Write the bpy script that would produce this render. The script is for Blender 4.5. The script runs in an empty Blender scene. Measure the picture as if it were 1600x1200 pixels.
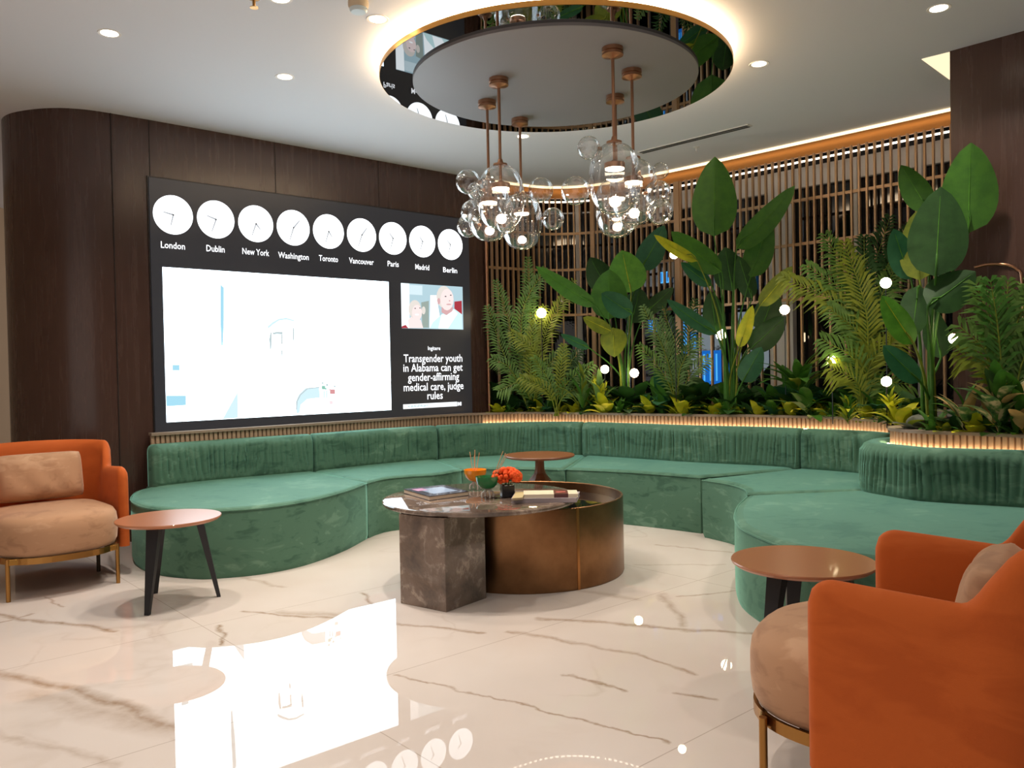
import bpy, bmesh, math, random
from mathutils import Vector, Matrix
R = math.radians
SC = bpy.context.scene
C = SC.collection
# ---------------------------------------------------------------- camera
F = 1280.0; HC = 1.25
pit, rol = math.atan(21.5/F), 0.02
r0 = Vector((1,0,0)); f0 = Vector((0,math.cos(pit),-math.sin(pit))); u0 = Vector((0,math.sin(pit),math.cos(pit)))
rr = r0*math.cos(rol) - u0*math.sin(rol); uu = r0*math.sin(rol) + u0*math.cos(rol)
CAM = Vector((0,0,HC))
cd = bpy.data.cameras.new('camera'); cam = bpy.data.objects.new('camera', cd); C.objects.link(cam)
cd.sensor_width = 36; cd.lens = F/1600*36; cd.clip_start = .05; cd.clip_end = 100
cam.matrix_world = Matrix(((rr.x,uu.x,-f0.x,0),(rr.y,uu.y,-f0.y,0),(rr.z,uu.z,-f0.z,HC),(0,0,0,1)))
SC.camera = cam
# ---------------------------------------------------------------- world, exposure
SC.view_settings.view_transform = 'Standard'; SC.view_settings.look = 'None'
SC.view_settings.gamma = 1; SC.view_settings.use_curve_mapping = False
SC.view_settings.exposure = 0.0
w = bpy.data.worlds.new('lobby_ambience'); SC.world = w; w.use_nodes = True
w.node_tree.nodes['Background'].inputs[0].default_value = (1.0,.91,.83,1)
w.node_tree.nodes['Background'].inputs[1].default_value = .74
SC.cycles.use_denoising = True
SC.cycles.max_bounces = 8; SC.cycles.transparent_max_bounces = 24
SC.cycles.sample_clamp_indirect = 6
SC.cycles.caustics_reflective = False; SC.cycles.caustics_refractive = False
H = 3.24
def area(name, loc, size, power, col, spread=150, parent=None, aim=None):
    l = bpy.data.lights.new(name, 'AREA'); l.shape = 'DISK'; l.size = size; l.energy = power; l.color = col; l.spread = R(spread)
    o = bpy.data.objects.new(name, l); C.objects.link(o); o.location = loc
    if parent: o.parent = parent
    return o
WARM = (1,.78,.55)
# ---------------------------------------------------------------- helpers
def ray(px, py): return f0 + rr*((px-800)/F) + uu*((600-py)/F)
def onz(px, py, z):
    d = ray(px,py); return CAM + d*((z-HC)/d.z)
def ond(px, py, Y):
    d = ray(px,py); return CAM + d*(Y/d.y)
def pxw(n, Y): return n*Y/F
def V(*a): return Vector(a)
def catmull(pts, step=.02):
    P = [Vector(p) for p in pts]; P = [P[0]*2-P[1]] + P + [P[-1]*2-P[-2]]
    out = []
    for i in range(1, len(P)-2):
        a,b,c,d = P[i-1:i+3]; n = max(2, int((c-b).length/step))
        for k in range(n):
            t = k/n
            out.append(.5*((2*b)+(c-a)*t+(2*a-5*b+4*c-d)*t*t+(3*b-a-3*c+d)*t**3))
    out.append(P[-2]); return out
def resample(pts, step):
    L = [0]
    for a,b in zip(pts, pts[1:]): L.append(L[-1]+(b-a).length)
    n = max(1, round(L[-1]/step)); out = []; j = 0
    for k in range(n+1):
        s = L[-1]*k/n
        while j < len(L)-2 and L[j+1] < s: j += 1
        t = (s-L[j])/max(1e-9, L[j+1]-L[j]); out.append(pts[j].lerp(pts[j+1], min(1,t)))
    return out
def normals2(path):
    out = []
    for i in range(len(path)):
        t = path[min(i+1,len(path)-1)] - path[max(i-1,0)]; t.z = 0 if len(t)==3 else 0
        t.normalize(); out.append(Vector((t.y,-t.x,0)))
    return out
class G:
    def __init__(s): s.v=[]; s.f=[]; s.m=[]; s.mi=0
    def add(s, vs, fs):
        b=len(s.v); s.v += [tuple(v) for v in vs]; s.f += [tuple(b+i for i in f) for f in fs]; s.m += [s.mi]*len(fs); return s
    def box(s, c, d, rz=0, rx=0, ry=0):
        M = Matrix.Rotation(rz,3,'Z')@Matrix.Rotation(ry,3,'Y')@Matrix.Rotation(rx,3,'X'); c=Vector(c)
        vs=[c+M@Vector((x*d[0]/2,y*d[1]/2,z*d[2]/2)) for x in(-1,1) for y in(-1,1) for z in(-1,1)]
        return s.add(vs,[(0,1,3,2),(4,6,7,5),(0,4,5,1),(2,3,7,6),(0,2,6,4),(1,5,7,3)])
    def tube(s, path, rad, n=8, caps=True):
        P=[Vector(p) for p in path]; vs=[]; fs=[]; up=None
        for i,p in enumerate(P):
            t=(P[min(i+1,len(P)-1)]-P[max(i-1,0)]).normalized()
            if up is None: up = t.cross(Vector((0,0,1))); up = Vector((1,0,0)) if up.length<.05 else up
            a=(up-t*up.dot(t)).normalized(); up=a; b=t.cross(a)
            r=rad[i] if isinstance(rad,(list,tuple)) else rad
            vs += [p+(a*math.cos(2*math.pi*k/n)+b*math.sin(2*math.pi*k/n))*r for k in range(n)]
        for i in range(len(P)-1):
            for k in range(n): fs.append((i*n+k,i*n+(k+1)%n,(i+1)*n+(k+1)%n,(i+1)*n+k))
        if caps: fs += [tuple(range(n))[::-1], tuple((len(P)-1)*n+k for k in range(n))]
        return s.add(vs,fs)
    def lathe(s, c, prof, n=32, sx=1, sy=1):
        c=Vector(c); vs=[];fs=[]
        for r,z in prof: vs += [c+Vector((r*sx*math.cos(2*math.pi*k/n), r*sy*math.sin(2*math.pi*k/n), z)) for k in range(n)]
        for i in range(len(prof)-1):
            for k in range(n): fs.append((i*n+k,i*n+(k+1)%n,(i+1)*n+(k+1)%n,(i+1)*n+k))
        if prof[0][0]>1e-5: fs.append(tuple(range(n))[::-1])
        if prof[-1][0]>1e-5: fs.append(tuple((len(prof)-1)*n+k for k in range(n)))
        return s.add(vs,fs)
    def ball(s, c, r, n=20, m=12, sz=1, warp=None):
        c=Vector(c); vs=[];fs=[]
        for i in range(m+1):
            th=math.pi*i/m; rr_=max(math.sin(th),.001)
            for k in range(n):
                ph=2*math.pi*k/n; d=Vector((rr_*math.cos(ph),rr_*math.sin(ph),math.cos(th)*sz))
                vs.append(c+d*r*(warp(d) if warp else 1))
        for i in range(m):
            for k in range(n): fs.append((i*n+k,(i+1)*n+k,(i+1)*n+(k+1)%n,i*n+(k+1)%n))
        return s.add(vs,fs)
    def sweep(s, path, prof, caps=True, off=None, closed=True):
        N=normals2(path); m=len(prof); vs=[];fs=[]
        for i,(p,nn) in enumerate(zip(path,N)):
            for j,(o,z) in enumerate(prof):
                do,dz = off(i,j) if off else (0,0)
                vs.append(Vector((p.x,p.y,0))+nn*(o+do)+Vector((0,0,z+dz)))
        for i in range(len(path)-1):
            for j in range(m if closed else m-1):
                fs.append((i*m+j,(i+1)*m+j,(i+1)*m+(j+1)%m,i*m+(j+1)%m))
        if caps and closed: fs += [tuple(range(m)), tuple((len(path)-1)*m+j for j in range(m))[::-1]]
        return s.add(vs,fs)
    def prism(s, poly, z0, z1):
        n=len(poly); vs=[(p[0],p[1],z0) for p in poly]+[(p[0],p[1],z1) for p in poly]
        fs=[(i,(i+1)%n,n+(i+1)%n,n+i) for i in range(n)]+[tuple(range(n))[::-1],tuple(range(n,2*n))]
        return s.add(vs,fs)
    def build(s, name, mats, parent=None, smooth=False, org=None, recalc=True):
        me=bpy.data.meshes.new(name)
        if org is None: org = Vector((0,0,0))
        me.from_pydata([tuple(Vector(v)-org) for v in s.v],[],s.f)
        if not isinstance(mats,(list,tuple)): mats=[mats]
        for m in mats: me.materials.append(m)
        me.polygons.foreach_set('material_index', s.m)
        if recalc:
            bm=bmesh.new(); bm.from_mesh(me); bmesh.ops.recalc_face_normals(bm,faces=bm.faces); bm.to_mesh(me); bm.free()
        if smooth:
            me.polygons.foreach_set('use_smooth',[True]*len(me.polygons))
            try: me.set_sharp_from_angle(angle=R(smooth if smooth is not True else 50))
            except Exception: pass
        me.update()
        o=bpy.data.objects.new(name,me); C.objects.link(o)
        if parent: o.parent=parent
        return o
def bevel(o, w=.004, seg=2):
    m=o.modifiers.new('bevel','BEVEL'); m.width=w; m.segments=seg; m.limit_method='ANGLE'; m.angle_limit=R(40); return o
def tag(o,label=None,cat=None,group=None,kind=None):
    if label: o['label']=label
    if cat: o['category']=cat
    if group: o['group']=group
    if kind: o['kind']=kind
    return o
def thing(name,loc,label,cat,group=None,rz=0):
    o=bpy.data.objects.new(name,None); C.objects.link(o); o.location=loc; o.rotation_euler=(0,0,rz); o.empty_display_size=.1
    return tag(o,label,cat,group)
def structure(o): o['kind']='structure'; return o
def copy_tree(o,parent=None):
    c=o.copy(); C.objects.link(c); c.parent=parent
    for ch in list(o.children): copy_tree(ch,c)
    return c
# ---------------------------------------------------------------- materials
def srgb(r,g,b):
    f=lambda c:(c/255/12.92) if c/255<=.04045 else ((c/255+.055)/1.055)**2.4
    return (f(r),f(g),f(b),1)
def mat(name,col,rough=.5,metal=0,emit=None,es=0,coat=0,sheen=0,spec=None,trans=0):
    m=bpy.data.materials.new(name); m.use_nodes=True; b=m.node_tree.nodes['Principled BSDF']; I=b.inputs
    I['Base Color'].default_value=col; I['Roughness'].default_value=rough; I['Metallic'].default_value=metal
    if emit: I['Emission Color'].default_value=emit; I['Emission Strength'].default_value=es
    if coat: I['Coat Weight'].default_value=coat; I['Coat Roughness'].default_value=.05
    if sheen: I['Sheen Weight'].default_value=sheen; I['Sheen Roughness'].default_value=.35
    if spec is not None: I['Specular IOR Level'].default_value=spec
    return m
class N:
    def __init__(s,m): s.t=m.node_tree; s.b=s.t.nodes['Principled BSDF']
    def n(s,ty,**k):
        x=s.t.nodes.new(ty)
        for a,b in k.items():
            if a.startswith('i_'):
                key=a[2:].replace('_',' '); key=int(key) if key.isdigit() else key; x.inputs[key].default_value=b
            else: setattr(x,a,b)
        return x
    def l(s,a,b): s.t.links.new(a,b)
    def math(s,op,a,b=None,c=None,clamp=False):
        x=s.t.nodes.new('ShaderNodeMath'); x.operation=op; x.use_clamp=clamp
        for i,v in enumerate((a,b,c)):
            if v is None: continue
            if isinstance(v,(int,float)): x.inputs[i].default_value=v
            else: s.l(v,x.inputs[i])
        return x.outputs[0]
    def coords(s,kind='Object',scale=(1,1,1),rot=(0,0,0)):
        if kind=='World': o=s.n('ShaderNodeNewGeometry').outputs['Position']
        else: o=s.n('ShaderNodeTexCoord').outputs[kind]
        mp=s.n('ShaderNodeMapping'); mp.inputs['Scale'].default_value=scale; mp.inputs['Rotation'].default_value=rot
        s.l(o,mp.inputs[0]); return mp.outputs[0]
    def noise(s,vec,scale,detail=3,rough=.5,dist=0):
        x=s.n('ShaderNodeTexNoise'); x.inputs['Scale'].default_value=scale; x.inputs['Detail'].default_value=detail
        x.inputs['Roughness'].default_value=rough; x.inputs['Distortion'].default_value=dist; s.l(vec,x.inputs['Vector']); return x
    def ramp(s,fac,stops):
        x=s.n('ShaderNodeValToRGB'); s.l(fac,x.inputs[0]); e=x.color_ramp.elements
        while len(e)<len(stops): e.new(.5)
        for i,(p,c) in enumerate(stops): e[i].position=p; e[i].color=c if len(c)==4 else (*c,1)
        return x.outputs[0]
    def mix(s,fac,a,b):
        x=s.n('ShaderNodeMix',data_type='RGBA')
        for sock,v in ((x.inputs[0],fac),(x.inputs[6],a),(x.inputs[7],b)):
            if isinstance(v,(int,float)): sock.default_value=v
            elif isinstance(v,tuple): sock.default_value=v
            else: s.l(v,sock)
        return x.outputs[2]
    def bump(s,h,strength=.2,dist=.01):
        x=s.n('ShaderNodeBump'); x.inputs['Strength'].default_value=strength; x.inputs['Distance'].default_value=dist
        s.l(h,x.inputs['Height']); s.l(x.outputs[0],s.b.inputs['Normal'])
def velvet(name,c1,c2,c3,rough=.8,sheen=.5,tint=None,scale=2.2):
    m=mat(name,c1,rough,sheen=sheen,spec=.25); n=N(m); v=n.coords('World',(1,1,2.2))
    a=n.noise(v,scale,4,.6,.6); b=n.noise(v,scale*3.2,3,.55,1.2)
    f=n.math('ADD',n.math('MULTIPLY',a.outputs[0],.6),n.math('MULTIPLY',b.outputs[0],.4))
    n.l(n.ramp(f,[(.40,c2),(.47,c1),(.55,c1),(.62,c3)]),n.b.inputs['Base Color'])
    n.b.inputs['Sheen Tint'].default_value=tint or c3
    d=n.noise(n.coords('World'),350,2); n.bump(d.outputs[0],.15,.002)
    return m
GREEN=velvet('green_velvet',(.082,.180,.122,1),(.050,.122,.082,1),(.135,.255,.180,1),sheen=.8,tint=(.42,.95,.80,1))
ORANGE=velvet('orange_velvet',(.53,.110,.019,1),(.47,.092,.015,1),(.58,.13,.026,1),sheen=.15,tint=(1,.5,.3,1),scale=1.1)
PEACH=velvet('beige_velvet',(.46,.26,.15,1),(.37,.20,.115,1),(.56,.34,.21,1),sheen=.45,tint=(1,.75,.6,1))
BRASS=mat('aged_brass',srgb(170,125,70),.32,1)
COPPER=mat('copper_tube',srgb(185,138,108),.28,1)
BLACK=mat('black_metal',srgb(38,38,42),.42,.3)
TIMBER_BAR=mat('bronze_bar',srgb(176,140,104),.4,.3)
def wood_panel():
    m=mat('dark_wood_veneer',srgb(58,36,28),.38,spec=.5); n=N(m)
    v=n.coords('World',(9,9,.5)); a=n.noise(v,3,5,.6,.4); b=n.noise(n.coords('World',(60,60,1.5)),4,2)
    f=n.math('ADD',n.math('MULTIPLY',a.outputs[0],.65),n.math('MULTIPLY',b.outputs[0],.35))
    n.l(n.ramp(f,[(.3,srgb(66,46,40)),(.55,srgb(74,53,46)),(.75,srgb(82,60,52))]),n.b.inputs['Base Color'])
    n.l(n.ramp(a.outputs[0],[(.3,(.22,)*3),(.7,(.30,)*3)]),n.b.inputs['Roughness'])
    return m
WOOD=wood_panel()
def floor_mat():
    m=mat('polished_marble',srgb(232,218,204),.012,spec=.55); n=N(m)
    pos=n.n('ShaderNodeNewGeometry').outputs['Position']
    warp=n.noise(pos,1.6,5,.6); wv=n.n('ShaderNodeVectorMath',operation='MULTIPLY_ADD'); n.l(warp.outputs['Color'],wv.inputs[0])
    wv.inputs[1].default_value=(.22,.22,0); n.l(pos,wv.inputs[2]); wp=wv.outputs[0]
    wq=n.n('ShaderNodeVectorMath',operation='ADD'); n.l(wp,wq.inputs[0]); wq.inputs[1].default_value=(-.11,-.11,0)
    fine=n.noise(pos,9,4,.65); wr=n.n('ShaderNodeVectorMath',operation='MULTIPLY_ADD'); n.l(fine.outputs['Color'],wr.inputs[0])
    wr.inputs[1].default_value=(.05,.05,0); n.l(wq.outputs[0],wr.inputs[2]); P=wr.outputs[0]
    sep=n.n('ShaderNodeSeparateXYZ'); n.l(P,sep.inputs[0]); X,Y=sep.outputs[0],sep.outputs[1]
    veins=None
    def seg(ax,ay,bx,by,w,k):
        L2=(bx-ax)**2+(by-ay)**2
        dx=n.math('SUBTRACT',X,ax); dy=n.math('SUBTRACT',Y,ay)
        t=n.math('DIVIDE',n.math('MULTIPLY_ADD',dx,bx-ax,n.math('MULTIPLY',dy,by-ay)),L2,clamp=True)
        ex=n.math('MULTIPLY_ADD',t,-(bx-ax),dx); ey=n.math('MULTIPLY_ADD',t,-(by-ay),dy)
        d=n.math('SQRT',n.math('MULTIPLY_ADD',ex,ex,n.math('MULTIPLY',ey,ey)))
        return n.math('MULTIPLY',n.math('SUBTRACT',1,n.math('DIVIDE',d,w),clamp=True),k)
    SEG=[((-40,1040),(110,1070),.05,.9),((110,1070),(300,1135),.055,1),((60,1085),(290,1135),.10,.35),((-30,985),(60,955),.02,.8),
         ((0,955),(90,972),.03,.7),((90,972),(190,985),.03,.9),((355,975),(365,1005),.018,.9),((390,955),(540,965),.018,.9),((450,955),(560,962),.05,.4),
         ((560,950),(545,975),.02,.7),((570,925),(585,945),.02,.7),((625,972),(765,985),.025,.6),((850,965),(1200,990),.03,.6),((810,985),(1010,1022),.025,.5),
         ((1010,1022),(1095,1052),.02,.6),((1040,925),(1065,975),.03,.4),((1060,930),(1150,922),.015,.5),((885,1050),(985,1073),.015,.7),((1060,1080),(1120,1087),.02,.7),
         ((630,1052),(790,1090),.012,.6),((790,1090),(1060,1150),.012,.7),((345,890),(450,915),.03,.35),((800,905),(1000,935),.04,.3),((1030,850),(1150,862),.02,.4),((1000,880),(1140,880),.02,.3),
         ((80,930),(110,945),.012,.5),((-20,1130),(200,1190),.03,.3)]
    for (p,q,ww,k) in SEG:
        a=onz(*p,0); b=onz(*q,0); s_=seg(a.x,a.y,b.x,b.y,ww,min(1,k*1.5))
        veins = s_ if veins is None else n.math('MAXIMUM',veins,s_)
    # faint natural veining everywhere
    nv=n.noise(P,1.3,3,.5,.8); rid=n.math('SUBTRACT',1,n.math('MULTIPLY',n.math('ABSOLUTE',n.math('SUBTRACT',nv.outputs[0],.5)),38),clamp=True)
    msk=n.noise(pos,.9,2); rid=n.math('MULTIPLY',rid,n.math('MULTIPLY',n.math('SUBTRACT',msk.outputs[0],.48,clamp=True),3,clamp=True))
    veins=n.math('MAXIMUM',veins,n.math('MULTIPLY',rid,.45))
    brk=n.noise(pos,14,3,.6); veins=n.math('MULTIPLY',veins,n.math('MULTIPLY_ADD',brk.outputs[0],1.3,.1,clamp=True),clamp=True)
    cloud=n.noise(pos,1.1,3,.5); base=n.ramp(cloud.outputs[0],[(.3,srgb(218,206,199)),(.7,srgb(229,220,215))])
    col=n.mix(veins,base,srgb(160,134,110))
    # tile joints
    sp=n.n('ShaderNodeSeparateXYZ'); n.l(pos,sp.inputs[0]); x,y=sp.outputs[0],sp.outputs[1]
    def joint(cx,cy,o,per):
        d=n.math('SUBTRACT',n.math('MULTIPLY_ADD',x,cx,n.math('MULTIPLY',y,cy)),o-per/2)
        f=n.math('ABSOLUTE',n.math('SUBTRACT',n.math('FRACT',n.math('DIVIDE',d,per)),.5))
        return n.math('LESS_THAN',n.math('MULTIPLY',f,per),.0022)
    j=n.math('MAXIMUM',joint(.658,-.753,-1.67,1.22),joint(.753,.658,1.5,2.44))
    col=n.mix(n.math('MULTIPLY',j,.45),col,srgb(140,118,98))
    n.l(col,n.b.inputs['Base Color'])
    return m
FLOOR=floor_mat()
CEIL=mat('ceiling_paint',srgb(222,223,228),.7)
def brown_marble():
    m=mat('brown_marble',srgb(110,92,80),.04,spec=.7); n=N(m); v=n.coords('World')
    a=n.noise(v,3.5,7,.65,.25); b=n.noise(v,5,7,.65,.4)
    c=n.ramp(a.outputs[0],[(.32,srgb(66,55,50)),(.5,srgb(108,92,82)),(.66,srgb(132,114,102))])
    rid=n.math('SUBTRACT',1,n.math('MULTIPLY',n.math('ABSOLUTE',n.math('SUBTRACT',b.outputs[0],.52)),22),clamp=True)
    rid=n.math('MULTIPLY',rid,n.math('MULTIPLY',n.math('SUBTRACT',a.outputs[0],.45,clamp=True),6,clamp=True))
    n.l(n.mix(n.math('MULTIPLY',rid,.5),c,srgb(205,190,176)),n.b.inputs['Base Color']); return m
MARBLE=brown_marble()
def brushed():
    m=mat('brushed_bronze',srgb(120,80,50),.33,1); n=N(m); v=n.coords('World',(1,1,1)); a=n.noise(v,5,4,.6)
    n.l(n.ramp(a.outputs[0],[(.3,srgb(118,84,56)),(.7,srgb(150,112,78))]),n.b.inputs['Base Color'])
    n.l(n.ramp(a.outputs[0],[(.3,(.28,)*3),(.7,(.42,)*3)]),n.b.inputs['Roughness']); return m
BRONZE=brushed()
FLUTE=mat('fluted_board',srgb(168,142,118),.5)
COPING=mat('stone_coping',srgb(150,132,116),.4)
SOIL=mat('dark_soil',srgb(30,24,18),.95)
def glass():
    m=bpy.data.materials.new('thin_clear_glass'); m.use_nodes=True; t=m.node_tree; t.nodes.clear()
    o=t.nodes.new('ShaderNodeOutputMaterial'); mx=t.nodes.new('ShaderNodeMixShader'); tr=t.nodes.new('ShaderNodeBsdfTransparent'); gl=t.nodes.new('ShaderNodeBsdfGlossy')
    lw=t.nodes.new('ShaderNodeLayerWeight'); lw.inputs['Blend'].default_value=.32; rp=t.nodes.new('ShaderNodeMapRange')
    rp.inputs['From Min'].default_value=0; rp.inputs['From Max'].default_value=1; rp.inputs['To Min'].default_value=.075; rp.inputs['To Max'].default_value=.85
    gl.inputs['Roughness'].default_value=.015; gl.inputs['Color'].default_value=(1,1,1,1); tr.inputs['Color'].default_value=(.965,.97,.975,1)
    t.links.new(lw.outputs['Facing'],rp.inputs['Value']); t.links.new(rp.outputs[0],mx.inputs[0]); t.links.new(tr.outputs[0],mx.inputs[1]); t.links.new(gl.outputs[0],mx.inputs[2]); t.links.new(mx.outputs[0],o.inputs[0])
    return m
GLASS=glass()
def emis(name,col,s): 
    m=bpy.data.materials.new(name); m.use_nodes=True; t=m.node_tree; t.nodes.clear(); o=t.nodes.new('ShaderNodeOutputMaterial'); e=t.nodes.new('ShaderNodeEmission')
    e.inputs[0].default_value=col if len(col)==4 else (*col,1); e.inputs[1].default_value=s; t.links.new(e.outputs[0],o.inputs[0]); return m
LED=emis('warm_led_strip',(1,.66,.33),12)
LAMP=emis('downlight_lens',(1,.86,.68),14)
# ================================================================ SETTING
u_dir=V(.753,.658,0); v_dir=V(.658,-.753,0)
W0=V(-2.78,6.35,0)                                   # a point on the screen wall
def wall(t,z,o=0): return W0+u_dir*t+v_dir*o+V(0,0,z)
def wallpx(px,py,o=0):
    d=ray(px,py); q=W0+v_dir*o; k=((q-CAM).dot(v_dir))/d.dot(v_dir); return CAM+d*k
def tpx(px,py,o=0): return (wallpx(px,py,o)-W0).dot(u_dir)
structure(G().box((0,3,-.05),(16,18,.1)).build('floor',FLOOR))
structure(G().box((0,3,H+.05),(16,18,.1)).build('ceiling',CEIL))
# wood wall with rounded left end
t_end=tpx(757,400)
wp=catmull([V(-3.97,7.2,0),V(-3.96,6.75,0),V(-3.93,6.42,0),V(-3.74,6.17,0),V(-3.42,6.05,0),V(-3.12,6.09,0),wall(0,0)],.03)+[wall(t_end,0)]
structure(G().sweep(wp,[(0,0),(0,H),(-.12,H),(-.12,0)]).build('wall_screen',WOOD,smooth=35))
seam=mat('panel_seam',srgb(20,12,10),.7)
sm=G()
for px,y0,y1 in ((232,190,330),(429,225,330),(591,255,330),(176,300,300)):
    t=tpx(px,y0); a=0 if px in(176,232) else 2.2
    sm.box(wall(t,(a+H)/2,0),(.006,.004,H-a),math.atan2(u_dir.y,u_dir.x))
for z,t0,t1 in ():
    pass
sm.build('panel_seam',seam,bpy.data.objects['wall_screen'])
structure(G().box((-5.9,3,H/2),(.1,16,H)).build('wall_left',mat('warm_plaster',srgb(205,180,150),.8)))
structure(G().box((3.75,-1.5,H/2),(.1,9.4,H)).build('wall_light_blocker',WOOD))  # unseen wall added to block ambient light and darken the right armchair
structure(G().sweep([wp[0],wp[1],wp[8],wp[14],wp[22],wp[30],wall(0,0)],[(.012,0),(.012,.085),(0,.085),(0,0)]).build('baseboard_screen',mat('cream_skirting',srgb(210,190,170),.4)))
# trellis path
TR=catmull([wall(t_end,0,-.05),V(-.02,8.78,0),V(.45,9.02,0),V(.98,8.93,0),V(1.63,8.42,0),V(2.15,7.92,0),V(3.0,7.07,0),V(3.5,6.56,0),V(4.3,5.75,0)],.02)
def shift(path,o): return [p+n*o for p,n in zip(path,normals2(path))]
# dark column on the right
ca=onz(1484,80,H); cb=onz(1600,48,H); cdv=(cb-ca); cdv.z=0; cdv.normalize()
cpts=[(ca.x,ca.y),(ca.x+cdv.x*2.4,ca.y+cdv.y*2.4),(ca.x+cdv.x*2.4-cdv.y*.9,ca.y+cdv.y*2.4+cdv.x*.9),(ca.x-cdv.y*.9*1.0,ca.y+cdv.x*.9)]
structure(G().prism(cpts,0,H).build('wall_column',WOOD))
# cove: led line and bronze fascia over the trellis
TRc=shift(TR,.08)
cv=thing('cove_light',TR[60],'thin warm light line where the ceiling meets the slatted screen','light')
G().sweep(TRc,[(0,H-.022),(0,H-.001),(-.015,H-.001),(-.015,H-.022)]).build('led_strip',emis('cove_led',(1,.72,.40),2.6),cv,org=TR[60])
structure(G().sweep(shift(TR,-.03),[(0,3.13),(0,H),(-.02,H),(-.02,3.13)]).build('trim_1',mat('bronze_fascia',srgb(190,130,70),.35,.6)))
# night window behind the trellis
BK=shift(TR,-.42); BK2=BK[60:]
fr=G()
wht=mat('window_frame_paint',srgb(205,200,196),.5)
fr.sweep(BK[70:],[(0,2.94),(0,3.13),(-.06,3.13),(-.06,2.94)])
fr.sweep(BK[70:],[(0,.70),(0,.84),(-.06,.84),(-.06,.70)])
def near_path(path,px):
    return min(range(len(path)),key=lambda i:abs(path[i].x/path[i].y-ray(px,500).x/ray(px,500).y))
for px,wd in ((1062,.04),(1224,.24),(1340,.04),(1440,.05),(905,.06)):
    i=near_path(BK,px); t=(BK[i+1]-BK[i-1]); fr.box(BK[i]+V(0,0,1.92),(wd,.08,2.4),math.atan2(t.y,t.x))
i0,i1=near_path(BK,1045),near_path(BK,1212)
fr.sweep(BK[i0:i1],[(.02,2.22),(.02,2.38),(-.04,2.38),(-.04,2.22)])
wf=structure(fr.build('window_1',wht))
pane=mat('dark_window_glass',(.004,.004,.006,1),.03,spec=.5)
G().sweep(shift(TR,-.47),[(0,0),(0,H),(-.02,H),(-.02,0)]).build('pane',pane,wf)
# lit things beyond the glass read as blue shop windows: flat lit panels set in the glazing
blue=emis('blue_lit_window',(.01,.14,.55),.9); bluew=emis('pale_blue_lit_window',(.08,.42,.85),1.1)
for k,(x0,y0,x1,y1,mm) in enumerate([(1064,492,1074,552,0),(1094,548,1126,600,0),(1014,500,1026,518,0),(1080,520,1087,545,0),(1030,425,1046,442,1),(1174,430,1180,452,1),(1140,566,1146,598,0)]):
    i=near_path(BK,(x0+x1)/2); Yd=BK[i].y+.02
    a=ond(x0,y0,Yd); b=ond(x1,y1,Yd); t=BK[i+1]-BK[i-1]; ang=math.atan2(t.y,t.x)
    wd=(x1-x0)*Yd/F*1.2
    mb=G().box(((a.x+b.x)/2,Yd,(a.z+b.z)/2),(wd,.02,a.z-b.z),ang)
    for q in range(3): mb.mi=1; mb.box(((a.x+b.x)/2+(q-1)*wd*.28*math.cos(ang),Yd-.012+(q-1)*wd*.28*math.sin(ang),(a.z+b.z)/2),(wd*.06,.02,(a.z-b.z)*.8),ang)
    mb.build('lit_panel',[(blue,bluew)[mm],(bluew,blue)[mm]],wf)
LB2=G().sweep(shift(TR,-.13),[(0,3.105),(0,3.12),(-.012,3.12),(-.012,3.105)]); LB2.build('led_strip',emis('cove_led_rear',(1,.84,.66),4),cv,org=TR[60])
# ================================================================ TRELLIS
tr=thing('slatted_screen',(TR[0].x,TR[0].y,.8),'tall curved screen of slim bronze bars and rails behind the planting','screen')
org=Vector(tr.location)
TL=resample(TR[:-30],.0665)
for i in range(1,len(TL)):
    t=TL[min(i+1,len(TL)-1)]-TL[i-1]; z0=.80 if i%2 else 1.85
    if i>98: break
    G().box((TL[i].x,TL[i].y,(z0+3.13)/2),(.016,.03,3.13-z0),math.atan2(t.y,t.x)).build('bar',TIMBER_BAR,tr,org=org)
for z in (2.735,2.34,1.845,1.62):
    pth=TR if z>1.7 else TR[near_path(TR,1075):near_path(TR,1150)]
    G().sweep(pth,[(.006,z-.013),(.006,z+.013),(-.024,z+.013),(-.024,z-.013)]).build('rail',TIMBER_BAR,tr,org=org)
for px in (930,1063):
    i=near_path(TR,px); t=TR[i+1]-TR[i-1]
    G().box((TR[i].x,TR[i].y,1.96),(.045,.05,2.33),math.atan2(t.y,t.x)).build('post',TIMBER_BAR,tr,org=org)
p=wallpx(760,400,.03)
cp=thing('copper_post',(p.x,p.y,.82),'slim copper post at the corner between screen wall and slatted screen','post')
G().tube([(0,0,0),(0,0,H-.82)],.021,12).build('pole',COPPER,cp,smooth=True)
G().lathe((0,0,.9),[(.027,-.03),(.027,.03)],12).build('collar',COPPER,cp,smooth=True)
# ================================================================ PLANTER
PF=catmull([onz(236,677,.825)+v_dir*0,onz(400,667,.825),onz(560,656.5,.825),onz(700,647.5,.825),V(-.10,8.30,0),V(.28,8.22,0),onz(908,644.5,.825),onz(997,646,.825),onz(1100,647.5,.825),onz(1200,648.5,.825),onz(1300,651,.825),onz(1388,656.5,.825)],.011)
for p in PF: p.z=0
PR=catmull([V(2.86,5.66,0),V(2.62,5.56,0),onz(1392,668,.825),onz(1437,672.5,.825),onz(1520,675.5,.825),onz(1600,679,.825),onz(1760,688,.825)],.011)
for p in PR: p.z=0
def fluted(path,name,par,org):
    P=resample(path,.0046)
    def off(i,j): return ((0,.0,.0,.0,0,0,-.02,-.02)[i%8] if j in(0,1) else 0,0)
    return G().sweep(P,[(0,0),(0,.805),(-.03,.805),(-.03,0)],off=off).build(name,FLUTE,par,org=org)
pl=thing('planter',(0,8.5,0),'long built-in planter with fluted front behind the green sofa','planter'); o_=V(0,8.5,0)
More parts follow.
